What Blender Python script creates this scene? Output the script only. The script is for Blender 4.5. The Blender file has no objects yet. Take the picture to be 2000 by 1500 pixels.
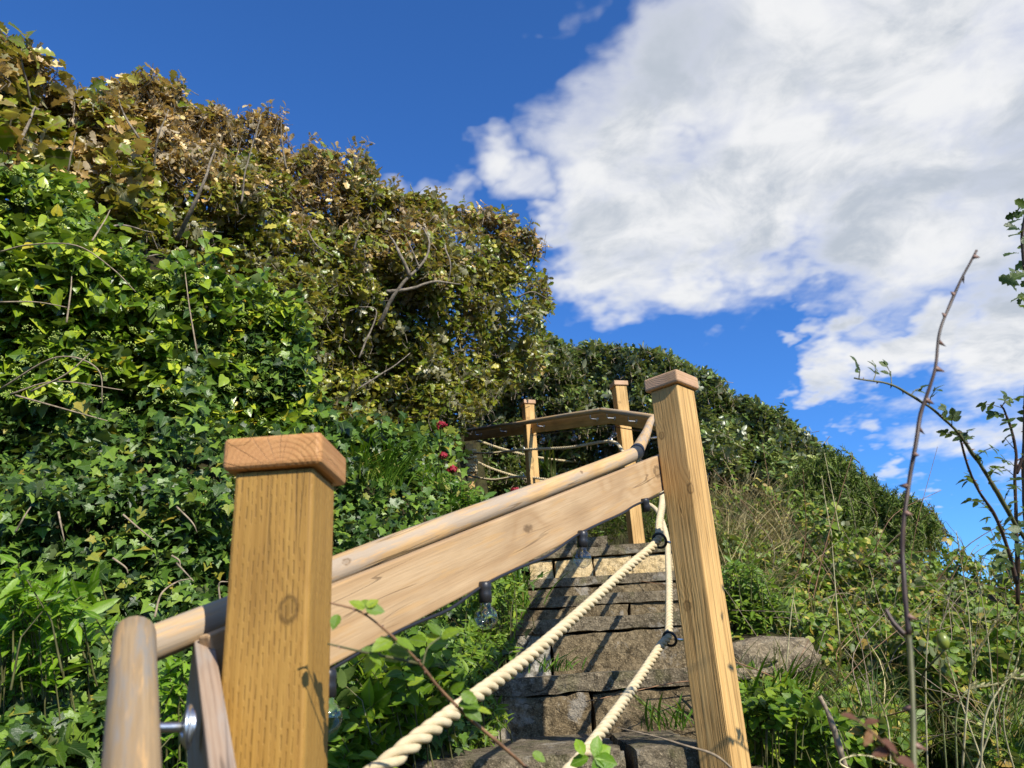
import bpy, math, random
import numpy as np
from mathutils import Matrix, Vector

# ------------------------------------------------------------------ scene, camera, light
S = bpy.context.scene
COL = S.collection
R_ = math.radians
rng = np.random.default_rng(11)
random.seed(5)

FPX = 1511.0                                   # focal length in photo pixels (photo is 2000 wide)
_up = np.array([-246.0, 3924.0, -1511.0]); _up /= np.linalg.norm(_up)
_f = np.array([0.0, 0.0, -1.0])
_y = _f - _f.dot(_up) * _up; _y /= np.linalg.norm(_y)
_x = np.cross(_y, _up)
RC = np.array([_x, _y, _up])                   # camera vector -> world vector

def P(px, py, d):
    """world point that is d metres in front of the viewpoint, seen at a photo pixel"""
    return RC @ (np.array([(px - 1000) / FPX, (750 - py) / FPX, -1.0]) * d)

def PY(px, py, Y):
    v = RC @ np.array([(px - 1000) / FPX, (750 - py) / FPX, -1.0])
    return v * (Y / v[1])

def proj(p):
    c = np.asarray(p) @ RC
    d = -c[..., 2]
    return 1000 + FPX * c[..., 0] / d, 750 - FPX * c[..., 1] / d, d

cam_d = bpy.data.cameras.new('camera')
cam = bpy.data.objects.new('camera', cam_d); COL.objects.link(cam)
cam.matrix_world = Matrix([list(RC[0]) + [0], list(RC[1]) + [0], list(RC[2]) + [0], [0, 0, 0, 1]])
cam_d.sensor_width = 36; cam_d.lens = 36 * FPX / 2000
cam_d.clip_start = 0.02; cam_d.clip_end = 20000
cam_d.dof.use_dof = True; cam_d.dof.focus_distance = 3.0; cam_d.dof.aperture_fstop = 7.5
S.camera = cam

SUN_AZ, SUN_EL = 36.0, 35.0                    # azimuth measured from behind the viewer (-Y) towards +X
sun_dir = Vector((math.sin(R_(SUN_AZ)) * math.cos(R_(SUN_EL)), -math.cos(R_(SUN_AZ)) * math.cos(R_(SUN_EL)), math.sin(R_(SUN_EL))))
sd = bpy.data.lights.new('sun', 'SUN'); sun = bpy.data.objects.new('sun', sd); COL.objects.link(sun)
sun.rotation_euler = sun_dir.to_track_quat('Z', 'Y').to_euler()
sd.energy = 5.0; sd.angle = R_(0.53); sd.color = (1.0, 0.94, 0.83)

S.view_settings.view_transform = 'Standard'; S.view_settings.look = 'None'
S.view_settings.exposure = 0.42; S.view_settings.gamma = 1.0; S.view_settings.use_curve_mapping = False
S.render.engine = 'CYCLES'
try:
    S.cycles.use_denoising = True
    S.cycles.max_bounces = 8; S.cycles.transparent_max_bounces = 12
    S.cycles.transmission_bounces = 8; S.cycles.diffuse_bounces = 4; S.cycles.glossy_bounces = 3
    S.cycles.caustics_reflective = False; S.cycles.caustics_refractive = False
except Exception:
    pass

# ------------------------------------------------------------------ node helpers
class NT:
    def __init__(self, tree):
        self.t = tree; self.n = tree.nodes; self.l = tree.links
    def node(self, typ, **kw):
        n = self.n.new(typ)
        for k, v in kw.items(): setattr(n, k, v)
        return n
    def put(self, sock, v):
        if v is None: return
        if isinstance(v, bpy.types.NodeSocket): self.l.new(v, sock)
        elif isinstance(v, (tuple, list)):
            v = list(v)
            if sock.type == 'RGBA' and len(v) == 3: v = v + [1]
            sock.default_value = v
        else: sock.default_value = v
    def m(self, op, a, b=None, c=None, clamp=False):
        n = self.node('ShaderNodeMath', operation=op, use_clamp=clamp)
        self.put(n.inputs[0], a); self.put(n.inputs[1], b)
        if c is not None: self.put(n.inputs[2], c)
        return n.outputs[0]
    def vm(self, op, a, b=None, scale=None):
        n = self.node('ShaderNodeVectorMath', operation=op)
        self.put(n.inputs[0], a); self.put(n.inputs[1], b)
        if scale is not None: self.put(n.inputs['Scale'], scale)
        return n.outputs['Value'] if op in ('LENGTH', 'DOT_PRODUCT', 'DISTANCE') else n.outputs['Vector']
    def sep(self, v):
        n = self.node('ShaderNodeSeparateXYZ'); self.put(n.inputs[0], v); return n.outputs
    def comb(self, x, y, z):
        n = self.node('ShaderNodeCombineXYZ')
        for i, v in enumerate((x, y, z)): self.put(n.inputs[i], v)
        return n.outputs[0]
    def noise(self, vec, scale, detail=4, rough=0.55, dist=0.0, col=False):
        n = self.node('ShaderNodeTexNoise'); self.put(n.inputs['Vector'], vec)
        self.put(n.inputs['Scale'], scale); self.put(n.inputs['Detail'], detail)
        self.put(n.inputs['Roughness'], rough); self.put(n.inputs['Distortion'], dist)
        return n.outputs['Color' if col else 0]
    def voro(self, vec, scale, feature='F1', rnd=1.0, out='Distance'):
        n = self.node('ShaderNodeTexVoronoi', feature=feature); self.put(n.inputs['Vector'], vec)
        self.put(n.inputs['Scale'], scale); self.put(n.inputs['Randomness'], rnd)
        return n.outputs[out]
    def ss(self, v, a, b, lo=0.0, hi=1.0):
        n = self.node('ShaderNodeMapRange', interpolation_type='SMOOTHSTEP')
        self.put(n.inputs['Value'], v); self.put(n.inputs['From Min'], a); self.put(n.inputs['From Max'], b)
        self.put(n.inputs['To Min'], lo); self.put(n.inputs['To Max'], hi)
        return n.outputs[0]
    def mix(self, f, a, b, blend='MIX'):
        n = self.node('ShaderNodeMix', data_type='RGBA', blend_type=blend)
        self.put(n.inputs[0], f); self.put(n.inputs[6], a); self.put(n.inputs[7], b)
        return n.outputs[2]
    def ramp(self, f, stops, interp='LINEAR'):
        n = self.node('ShaderNodeValToRGB'); e = n.color_ramp.elements; n.color_ramp.interpolation = interp
        while len(e) < len(stops): e.new(0.5)
        for i, (p, c) in enumerate(stops):
            e[i].position = p; e[i].color = (*c, 1)
        self.put(n.inputs[0], f); return n.outputs[0]
    def bump(self, h, strength, dist):
        n = self.node('ShaderNodeBump'); self.put(n.inputs['Height'], h)
        n.inputs['Strength'].default_value = strength; n.inputs['Distance'].default_value = dist
        return n.outputs[0]

def new_mat(name):
    m = bpy.data.materials.new(name); m.use_nodes = True
    t = NT(m.node_tree); t.n.clear()
    out = t.node('ShaderNodeOutputMaterial')
    b = t.node('ShaderNodeBsdfPrincipled')
    t.l.new(b.outputs[0], out.inputs[0])
    return m, t, b, out

# ------------------------------------------------------------------ world: sky with fair-weather clouds
W = bpy.data.worlds.new('World'); S.world = W; W.use_nodes = True
wt = NT(W.node_tree); wt.n.clear()
sky = wt.node('ShaderNodeTexSky', sky_type='NISHITA')
sky.sun_disc = False
sky.sun_elevation = R_(SUN_EL)
sky.sun_rotation = math.atan2(sun_dir.x, sun_dir.y)
sky.altitude = 50; sky.air_density = 1.0; sky.dust_density = 0.05; sky.ozone_density = 5.0
hs = wt.node('ShaderNodeHueSaturation'); hs.inputs['Saturation'].default_value = 1.0
wt.l.new(wt.mix(1.0, sky.outputs[0], (0.50, 0.96, 1.50), 'MULTIPLY'), hs.inputs['Color'])
bg_sky = wt.node('ShaderNodeBackground'); bg_sky.inputs['Strength'].default_value = 0.100
wt.l.new(hs.outputs[0], bg_sky.inputs['Color'])
tc = wt.node('ShaderNodeTexCoord')
D = tc.outputs['Generated']
ds = wt.sep(D)
zc = wt.m('ADD', wt.m('MAXIMUM', ds[2], 0.0), 0.22)
pl = wt.comb(wt.m('DIVIDE', ds[0], zc), wt.m('DIVIDE', ds[1], zc), 0.0)      # flat cloud layer seen in perspective
warp = wt.noise(pl, 2.2, 3, 0.5, 0, True)
pl2 = wt.vm('ADD', pl, wt.vm('SCALE', wt.vm('SUBTRACT', warp, (0.5, 0.5, 0.5)), scale=0.35))
fb = wt.noise(pl2, 3.1, 9, 0.62, 0.15)
fbf = wt.noise(pl2, 11.0, 6, 0.6, 0.3)
blobs = [(1310, 170, 9, 1.0), (1500, 160, 13, 1.0), (1210, 330, 8, 1.0), (1250, 470, 9, 1.1), (1480, 380, 13, 1.1), (1750, 130, 12, 1.0), (1780, 400, 12, 1.1),
         (1960, 300, 10, 1.0), (1340, 540, 6.5, 1.05), (1180, 540, 6, 1.0), (1550, 520, 6, 1.0), (1110, 430, 4, .9), (1930, 690, 9.5, 1.1), (1720, 700, 5.5, 1.05), (1640, 700, 3.5, .9), (1120, 250, 6, .62),
         (955, 275, 4.6, .86), (1030, 340, 4.5, .7), (860, 370, 4.0, .70), (770, 310, 3.0, .5), (1080, 45, 2.2, .36), (1720, 890, 2.8, .70), (1640, 900, 2.4, .8),
         (1850, 1030, 2.2, .75), (1530, 690, 2.2, .62), (2100, 150, 16, 1.0), (2150, 620, 14, 1.0), (1800, -150, 14, 1.0), (1500, -80, 9, .8)]
w1 = wt.vm('SUBTRACT', wt.noise(pl, 2.6, 5, 0.6, 0, True), (0.5, 0.5, 0.5)); w2 = wt.vm('SUBTRACT', wt.noise(pl, 9.0, 3, 0.5, 0, True), (0.5, 0.5, 0.5))
DW = wt.vm('ADD', wt.vm('NORMALIZE', D), wt.vm('ADD', wt.vm('SCALE', w1, scale=0.30), wt.vm('SCALE', w2, scale=0.10)))
mask = None
for (bx, by, rad, w) in blobs:
    v = RC @ np.array([(bx - 1000) / FPX, (750 - by) / FPX, -1.0]); v /= np.linalg.norm(v)
    dist = wt.vm('DISTANCE', DW, tuple(float(q) for q in v))
    b = wt.ss(dist, R_(rad), R_(rad) * 0.15, 0.0, w)
    mask = b if mask is None else wt.m('SMOOTH_MAX', mask, b, 0.10)
fwd = tuple(float(q) for q in RC @ np.array([0.05, 0.05, -1.0]))
inframe = wt.ss(wt.vm('DISTANCE', wt.vm('NORMALIZE', D), fwd), 1.15, 0.80)
gen = wt.ss(wt.noise(pl, 0.9, 2, 0.5), 0.46, 0.72)
gen = wt.m('MULTIPLY', gen, wt.m('SUBTRACT', 1.0, inframe))
mask = wt.m('MAXIMUM', mask, gen)
shape = wt.m('ADD', wt.m('MULTIPLY', mask, 0.92), wt.m('MULTIPLY', wt.m('SUBTRACT', fb, 0.5), 1.05))
shape = wt.m('ADD', shape, wt.m('MULTIPLY', wt.m('SUBTRACT', fbf, 0.5), 0.36))
shape = wt.m('MULTIPLY', shape, wt.ss(mask, 0.06, 0.28))
dens = wt.ss(shape, 0.09, 0.95)
dens = wt.m('MULTIPLY', dens, wt.ss(ds[2], -0.02, 0.08))
thick = wt.ss(wt.noise(wt.vm('ADD', pl2, (0.12, 0.10, 3.1)), 4.6, 7, 0.60), 0.38, 0.64)
core = wt.ss(shape, 0.50, 0.95)
grey = wt.m('MULTIPLY', thick, core)
ccol = wt.mix(grey, (0.98, 0.985, 0.99), (0.56, 0.615, 0.69))
bg_c = wt.node('ShaderNodeBackground'); wt.l.new(ccol, bg_c.inputs['Color']); bg_c.inputs['Strength'].default_value = 0.70
mx = wt.node('ShaderNodeMixShader'); wt.l.new(wt.m('MULTIPLY', dens, 0.97), mx.inputs[0])
wt.l.new(bg_sky.outputs[0], mx.inputs[1]); wt.l.new(bg_c.outputs[0], mx.inputs[2])
wo = wt.node('ShaderNodeOutputWorld'); wt.l.new(mx.outputs[0], wo.inputs[0])

# ------------------------------------------------------------------ object helpers
WM = {}
def wmat(o): return WM[o.name]
def link(name, data, parent=None, M=None):
    o = bpy.data.objects.new(name, data); COL.objects.link(o)
    M = Matrix.Identity(4) if M is None else M
    if parent is not None:
        o.parent = parent; o.matrix_basis = wmat(parent).inverted() @ M
    else:
        o.matrix_basis = M
    WM[o.name] = M
    return o
def tag(o, label=None, cat=None, group=None, kind=None):
    if label: o['label'] = label
    if cat: o['category'] = cat
    if group: o['group'] = group
    if kind: o['kind'] = kind
    return o
def thing(name, label, cat, loc, group=None, kind=None):
    o = link(name, None, None, Matrix.Translation(Vector([float(q) for q in loc])))
    o.empty_display_size = 0.1
    return tag(o, label, cat, group, kind)
def mesh(name, V, F, mat, uv=None, smooth=True):
    me = bpy.data.meshes.new(name)
    V = np.asarray(V, dtype=np.float32)
    if isinstance(F, np.ndarray):
        nf, k = F.shape
        me.vertices.add(len(V)); me.vertices.foreach_set('co', V.ravel())
        me.loops.add(nf * k); me.loops.foreach_set('vertex_index', F.astype(np.int32).ravel())
        me.polygons.add(nf)
        me.polygons.foreach_set('loop_start', np.arange(0, nf * k, k, dtype=np.int32))
        me.polygons.foreach_set('loop_total', np.full(nf, k, dtype=np.int32))
        me.update(calc_edges=True)
    else:
        me.from_pydata(V.tolist(), [], F)
    if uv is not None:
        u = me.uv_layers.new(name='UVMap')
        li = np.empty(len(me.loops), dtype=np.int32); me.loops.foreach_get('vertex_index', li)
        u.data.foreach_set('uv', np.asarray(uv, dtype=np.float32)[li].ravel())
    me.polygons.foreach_set('use_smooth', np.full(len(me.polygons), bool(smooth)))
    if mat: me.materials.append(mat)
    me.validate(); me.update()
    return me
def part(name, V, F, mat, parent=None, M=None, uv=None, smooth=True, world=False):
    """world=True: V are world coordinates; the object's origin is then its parent's origin"""
    if world:
        M = wmat(parent) if parent is not None else Matrix.Identity(4)
        Mi = np.array(M.inverted()); V = np.asarray(V, dtype=float) @ Mi[:3, :3].T + Mi[:3, 3]
    return link(name, mesh(name, V, F, mat, uv, smooth), parent, M)
def frame(origin, xdir, zhint=(0, 0, 1)):
    """matrix whose local X runs along xdir"""
    x = Vector([float(q) for q in xdir]).normalized(); z = Vector(zhint); y = z.cross(x).normalized(); z = x.cross(y)
    M = Matrix.Identity(4)
    for i in range(3):
        M[i][0], M[i][1], M[i][2], M[i][3] = x[i], y[i], z[i], float(origin[i])
    return M
def cat_geo(lst):
    V, F, n = [], [], 0
    for v, f in lst:
        V.append(np.asarray(v, dtype=float)); F += [tuple(i + n for i in q) for q in f]; n += len(v)
    return np.concatenate(V), F
def chain(pts, n=8):
    """smooth Catmull-Rom curve through points"""
    p = [np.asarray(q, dtype=float) for q in pts]
    p = [2 * p[0] - p[1]] + p + [2 * p[-1] - p[-2]]
    out = []
    for i in range(1, len(p) - 2):
        for k in range(n):
            t = k / n
            out.append(0.5 * ((2 * p[i]) + (-p[i-1] + p[i+1]) * t + (2*p[i-1] - 5*p[i] + 4*p[i+1] - p[i+2]) * t*t + (-p[i-1] + 3*p[i] - 3*p[i+1] + p[i+2]) * t**3))
    out.append(p[-2]); return np.array(out)
def frames_along(pts):
    pts = np.asarray(pts, dtype=float)
    T = np.gradient(pts, axis=0); T /= np.linalg.norm(T, axis=1)[:, None] + 1e-12
    a = np.array([0, 0, 1.0]) if abs(T[0][2]) < 0.9 else np.array([1.0, 0, 0])
    N = np.zeros_like(T); n = a - a.dot(T[0]) * T[0]; n /= np.linalg.norm(n); N[0] = n
    for i in range(1, len(T)):
        n = N[i-1] - N[i-1].dot(T[i]) * T[i]; N[i] = n / (np.linalg.norm(n) + 1e-12)
    return T, N, np.cross(T, N)
def tube(pts, rad, seg=8, cap=True):
    pts = np.asarray(pts, dtype=float); n = len(pts)
    rad = np.broadcast_to(np.asarray(rad, dtype=float), (n,))
    T, N, B = frames_along(pts)
    a = np.linspace(0, 2 * np.pi, seg, endpoint=False)
    V = pts[:, None] + rad[:, None, None] * (np.cos(a)[None, :, None] * N[:, None] + np.sin(a)[None, :, None] * B[:, None])
    V = V.reshape(-1, 3); F = []
    for i in range(n - 1):
        for j in range(seg):
            k = (j + 1) % seg
            F.append((i*seg + j, i*seg + k, (i+1)*seg + k, (i+1)*seg + j))
    if cap:
        F.append(tuple(range(seg))[::-1]); F.append(tuple((n-1)*seg + j for j in range(seg)))
    return V, F
import bmesh
def bm_geo(bm):
    bm.verts.ensure_lookup_table()
    V = [tuple(v.co) for v in bm.verts]; F = [tuple(v.index for v in f.verts) for f in bm.faces]
    bm.free(); return np.array(V), F
def box(size, bevel=0.004, segs=2, cuts=0, jit=0.0, c=(0, 0, 0)):
    bm = bmesh.new(); bmesh.ops.create_cube(bm, size=1.0)
    for v in bm.verts: v.co = Vector((v.co.x * size[0] + c[0], v.co.y * size[1] + c[1], v.co.z * size[2] + c[2]))
    if cuts: bmesh.ops.subdivide_edges(bm, edges=bm.edges[:], cuts=cuts, use_grid_fill=True)
    if bevel:
        es = [e for e in bm.edges if len(e.link_faces) == 2 and e.calc_face_angle(0) > 0.5]
        bmesh.ops.bevel(bm, geom=es, offset=bevel, segments=segs, affect='EDGES', profile=0.5)
    bm.verts.index_update()
    if jit:
        for v in bm.verts: v.co += Vector((random.gauss(0, jit), random.gauss(0, jit), random.gauss(0, jit)))
    return bm_geo(bm)
def lathe(prof, seg=20):
    """profile [(radius, z)] turned about local Z"""
    a = np.linspace(0, 2*np.pi, seg, endpoint=False); V = []; F = []
    for r, z in prof: V += [(r*math.cos(t), r*math.sin(t), z) for t in a]
    for i in range(len(prof) - 1):
        for j in range(seg):
            k = (j+1) % seg; F.append((i*seg+j, i*seg+k, (i+1)*seg+k, (i+1)*seg+j))
    return np.array(V), F
def torus(R, r, n=28, m=8):
    V = []; F = []
    for i in range(n):
        A = 2*math.pi*i/n
        for j in range(m):
            b = 2*math.pi*j/m; V.append(((R + r*math.cos(b))*math.cos(A), (R + r*math.cos(b))*math.sin(A), r*math.sin(b)))
    for i in range(n):
        for j in range(m):
            F.append((i*m+j, ((i+1) % n)*m+j, ((i+1) % n)*m+(j+1) % m, i*m+(j+1) % m))
    return np.array(V), F
def vnoise(p, scale, seed=0, oct=3):
    """cheap value noise on an (n,3) array, about -1..1"""
    p = np.asarray(p, dtype=float) * scale; out = np.zeros(len(p)); amp = 1.0
    for o in range(oct):
        q = p * 2**o + 17.3 * o + seed; i = np.floor(q).astype(np.int64); f = q - i; f = f*f*(3-2*f)
        acc = 0
        for dx in (0, 1):
            for dy in (0, 1):
                for dz in (0, 1):
                    h = ((i[:, 0]+dx)*73856093) ^ ((i[:, 1]+dy)*19349663) ^ ((i[:, 2]+dz)*83492791)
                    h = (h * 2654435761) & 0xffffffff
                    r = ((h >> 8) & 0xffff) / 32767.5 - 1
                    acc = acc + r * (f[:, 0] if dx else 1-f[:, 0]) * (f[:, 1] if dy else 1-f[:, 1]) * (f[:, 2] if dz else 1-f[:, 2])
        out += amp * acc; amp *= 0.5
    return out

# ------------------------------------------------------------------ materials
def wood_mat(name, light, dark, ring=170.0, centre=(0.11, 0.16), knots=(), dashes=False, grey=None, grey_amt=0.5, rough=0.62, contrast=0.55, pink=None, saw=0.0, streak=None, warpamt=0.030, cracks=False, sawn=0.0):
    m, t, b, o = new_mat(name)
    tcn = t.node('ShaderNodeTexCoord'); oi = t.node('ShaderNodeObjectInfo')
    p = tcn.outputs['Object']
    off = t.m('MULTIPLY', oi.outputs['Random'], 7.0)
    s = t.sep(p)
    pv = t.comb(t.m('ADD', t.m('MULTIPLY', s[0], 1.0), off), s[1], s[2])
    st = t.vm('MULTIPLY', pv, (1.6, 14.0, 14.0))
    warp = t.noise(st, 1.0, 3, 0.5)
    r = t.vm('LENGTH', t.comb(0.0, t.m('SUBTRACT', s[1], centre[0]), t.m('SUBTRACT', s[2], centre[1])))
    r = t.m('ADD', r, t.m('MULTIPLY', t.m('SUBTRACT', warp, 0.5), warpamt))
    kd = None
    for (kx, ky, kz, kr) in knots:
        d = t.vm('LENGTH', t.vm('MULTIPLY', t.vm('SUBTRACT', p, (kx, ky, kz)), (0.55, 0.75, 1.0)))
        g = t.m('EXPONENT', t.m('MULTIPLY', t.m('POWER', t.m('DIVIDE', d, kr * 2.2), 2.0), -1.0))
        r = t.m('ADD', r, t.m('MULTIPLY', g, kr * 1.5))
        d = t.m('ADD', d, t.m('MULTIPLY', t.m('SUBTRACT', t.noise(p, 70, 3, 0.6), 0.5), kr * 0.7)); kk = t.ss(d, kr * 0.95, kr * 0.15)
        rim = t.m('MULTIPLY', t.m('MULTIPLY', t.ss(d, kr * 0.3, kr * 0.62), t.ss(d, kr * 1.0, kr * 0.66)), t.ss(t.noise(p, 60, 2), 0.30, 0.48))
        kk = t.m('MAXIMUM', t.m('MULTIPLY', kk, 0.40), t.m('MULTIPLY', rim, 0.75))
        kd = kk if kd is None else t.m('MAXIMUM', kd, kk)
    w = t.m('SINE', t.m('MULTIPLY', r, ring * 6.2832))
    w = t.m('ADD', t.m('MULTIPLY', w, 0.5), 0.5)
    w = t.m('POWER', w, 2.0)
    fine = t.noise(t.vm('MULTIPLY', pv, (9.0, 330.0, 330.0)), 1.0, 3, 0.6)
    med = t.noise(t.vm('MULTIPLY', pv, (2.2, 60.0, 60.0)), 1.0, 4, 0.6)
    blot = t.noise(t.vm('MULTIPLY', pv, (4.0, 9.0, 9.0)), 1.0, 3, 0.5)
    g = t.m('ADD', t.m('MULTIPLY', w, contrast), t.m('MULTIPLY', t.ss(med, 0.35, 0.75), 0.45 * (1 - contrast) + 0.2))
    c = t.mix(t.m('MINIMUM', g, 1.0), light, dark)
    c = t.mix(t.ss(fine, 0.40, 0.75, 0, 0.32), c, tuple(q * 0.55 for q in dark))
    c = t.mix(t.ss(blot, 0.42, 0.68, 0, 0.48), c, tuple(q * 0.72 for q in dark))
    if pink: c = t.mix(t.ss(t.noise(p, 22, 3), 0.3, 0.7, 0.1, 0.6), c, pink)
    if grey:
        gm = t.noise(t.vm('MULTIPLY', pv, (3.4, 30.0, 30.0)), 1.0, 5, 0.65)
        c = t.mix(t.m('MULTIPLY', t.ss(gm, 0.42, 0.58), grey_amt), c, grey)
    if streak:
        sm = t.noise(t.vm('MULTIPLY', pv, (5.0, 55.0, 55.0)), 1.3, 4, 0.6)
        c = t.mix(t.ss(sm, 0.55, 0.66, 0, 0.55), c, streak)
    h = t.m('ADD', t.m('MULTIPLY', w, -0.35), t.m('MULTIPLY', fine, -0.8))
    if dashes:                                          # incised slots of the preservative treatment, in staggered rows
        wp = t.noise(t.vm('MULTIPLY', pv, (6.0, 40.0, 40.0)), 1.0, 2)
        u = t.m('ADD', t.m('MULTIPLY', t.m('ADD', s[1], s[2]), 160.0), t.m('MULTIPLY', wp, 1.6))
        row = t.m('FLOOR', u)
        wn = t.node('ShaderNodeTexWhiteNoise', noise_dimensions='1D'); t.put(wn.inputs['W'], row)
        vv = t.m('ADD', t.m('MULTIPLY', s[0], 43.0), t.m('ADD', t.m('MULTIPLY', t.m('MODULO', row, 2.0), 0.5), t.m('MULTIPLY', wn.outputs[0], 0.35)))
        fu = t.m('ABSOLUTE', t.m('SUBTRACT', t.m('FRACT', u), 0.5))
        fv = t.m('ABSOLUTE', t.m('SUBTRACT', t.m('FRACT', vv), 0.5))
        dm = t.m('MULTIPLY', t.ss(fu, 0.17, 0.05), t.ss(fv, 0.40, 0.28))
        dm = t.m('MULTIPLY', dm, t.ss(t.noise(pv, 30, 2), 0.33, 0.60))
        c = t.mix(t.m('MULTIPLY', dm, 0.42), c, tuple(q * 0.33 for q in dark))
        h = t.m('SUBTRACT', h, t.m('MULTIPLY', dm, 1.6))
    if sawn:                                            # rough-sawn raised grain with dark furrows
        fu = t.noise(t.vm('MULTIPLY', pv, (2.6, 150.0, 150.0)), 1.0, 3, 0.55)
        fm = t.ss(fu, 0.50, 0.66)
        c = t.mix(t.m('MULTIPLY', fm, sawn), c, tuple(q * 0.42 for q in dark)); h = t.m('SUBTRACT', h, t.m('MULTIPLY', fm, 2.0))
    if cracks:                                          # drying checks that fan out across the end grain
        an = t.m('ARCTAN2', t.m('SUBTRACT', s[1], centre[0]), t.m('SUBTRACT', s[2], centre[1]))
        fr = t.m('ABSOLUTE', t.m('SUBTRACT', t.m('FRACT', t.m('ADD', t.m('MULTIPLY', an, 3.1), t.m('MULTIPLY', t.noise(p, 40, 2), 0.35))), 0.5))
        cm = t.m('MULTIPLY', t.ss(fr, 0.045, 0.012), t.ss(t.noise(p, 25, 2), 0.35, 0.6))
        c = t.mix(t.m('MULTIPLY', cm, 0.7), c, tuple(q * 0.35 for q in dark)); h = t.m('SUBTRACT', h, cm)
    # fine drying checks along the grain
    ck = t.noise(t.vm('MULTIPLY', pv, (1.1, 26.0, 26.0)), 1.0, 2, 0.5)
    cm2 = t.m('MULTIPLY', t.ss(t.m('ABSOLUTE', t.m('SUBTRACT', ck, 0.5)), 0.010, 0.003), t.ss(t.noise(t.vm('MULTIPLY', pv, (3.0, 8.0, 8.0)), 1.0, 2), 0.50, 0.62))
    c = t.mix(t.m('MULTIPLY', cm2, 0.6), c, tuple(q * 0.25 for q in dark)); h = t.m('SUBTRACT', h, t.m('MULTIPLY', cm2, 1.2))
    if kd is not None:
        c = t.mix(kd, c, tuple(q * 0.30 for q in dark))
    t.put(b.inputs['Base Color'], c); b.inputs['Roughness'].default_value = rough
    b.inputs['Specular IOR Level'].default_value = 0.28
    t.put(b.inputs['Normal'], t.bump(h, 0.45, 0.0016))
    return m

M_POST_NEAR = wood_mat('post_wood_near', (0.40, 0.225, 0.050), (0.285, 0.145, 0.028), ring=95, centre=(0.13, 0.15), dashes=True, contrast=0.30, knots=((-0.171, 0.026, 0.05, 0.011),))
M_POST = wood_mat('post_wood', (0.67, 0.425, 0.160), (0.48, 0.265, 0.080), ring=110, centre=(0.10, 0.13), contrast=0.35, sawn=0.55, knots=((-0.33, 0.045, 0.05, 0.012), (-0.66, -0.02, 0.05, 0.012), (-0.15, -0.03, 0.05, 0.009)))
M_CAP = wood_mat('cap_wood', (0.52, 0.27, 0.095), (0.36, 0.155, 0.045), ring=150, centre=(0.012, 0.032), contrast=0.55, pink=(0.50, 0.25, 0.10), rough=0.5, warpamt=0.004, cracks=True)
M_CAP2 = wood_mat('cap_wood_pale', (0.56, 0.36, 0.20), (0.42, 0.24, 0.11), ring=150, centre=(0.02, -0.06), contrast=0.5, pink=(0.55, 0.34, 0.22))
M_BOARD = wood_mat('board_wood', (0.50, 0.345, 0.19), (0.385, 0.235, 0.11), ring=75, centre=(0.16, 0.02), contrast=0.46, knots=((0.80, 0.0, 0.012, 0.015), (1.62, 0.0, 0.008, 0.026), (1.24, 0.0, 0.03, 0.008), (1.35, 0.0, -0.02, 0.009)), streak=(0.48, 0.29, 0.12))
M_BOARD_OLD = wood_mat('board_wood_weathered', (0.40, 0.29, 0.20), (0.27, 0.18, 0.12), ring=150, centre=(0.10, 0.12), grey=(0.33, 0.29, 0.25), grey_amt=0.7, contrast=0.5)
M_BOARD_FAR = wood_mat('board_wood_far', (0.68, 0.41, 0.145), (0.50, 0.275, 0.08), ring=100, centre=(0.16, 0.02), contrast=0.4)
M_RAIL = wood_mat('rail_wood', (0.60, 0.40, 0.19), (0.47, 0.285, 0.12), ring=90, centre=(0.03, 0.06), grey=(0.33, 0.285, 0.23), grey_amt=0.72, contrast=0.35, streak=(0.60, 0.35, 0.13), knots=((0.95, -0.015, 0.01, 0.006), (1.3, -0.018, 0.008, 0.007), (0.35, -0.018, 0.012, 0.007)))
M_RAIL_NEAR = wood_mat('rail_wood_near', (0.36, 0.25, 0.135), (0.26, 0.175, 0.09), ring=90, centre=(0.03, 0.06), grey=(0.245, 0.215, 0.175), grey_amt=1.0, contrast=0.3, streak=(0.62, 0.36, 0.14))

def simple_mat(name, col, rough=0.5, metal=0.0, var=0.0, scale=30, spec=0.5, bump=0.0):
    m, t, b, o = new_mat(name)
    if var:
        p = t.node('ShaderNodeTexCoord').outputs['Object']
        n = t.noise(p, scale, 4)
        c = t.mix(t.ss(n, 0.3, 0.7), tuple(q * (1 - var) for q in col), tuple(min(1, q * (1 + var)) for q in col))
        t.put(b.inputs['Base Color'], c)
        if bump: t.put(b.inputs['Normal'], t.bump(n, bump, 0.002))
    else:
        t.put(b.inputs['Base Color'], col)
    b.inputs['Roughness'].default_value = rough; b.inputs['Metallic'].default_value = metal
    b.inputs['Specular IOR Level'].default_value = spec
    return m
M_STEEL = simple_mat('galvanised_steel', (0.62, 0.64, 0.66), 0.32, 1.0, 0.12, 60)
M_BLACK = simple_mat('black_plastic', (0.018, 0.018, 0.02), 0.38)
M_TAPE = simple_mat('rubber_collar', (0.06, 0.06, 0.075), 0.5)
M_FIL = simple_mat('filament', (0.55, 0.35, 0.10), 0.4, 0.8)

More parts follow.
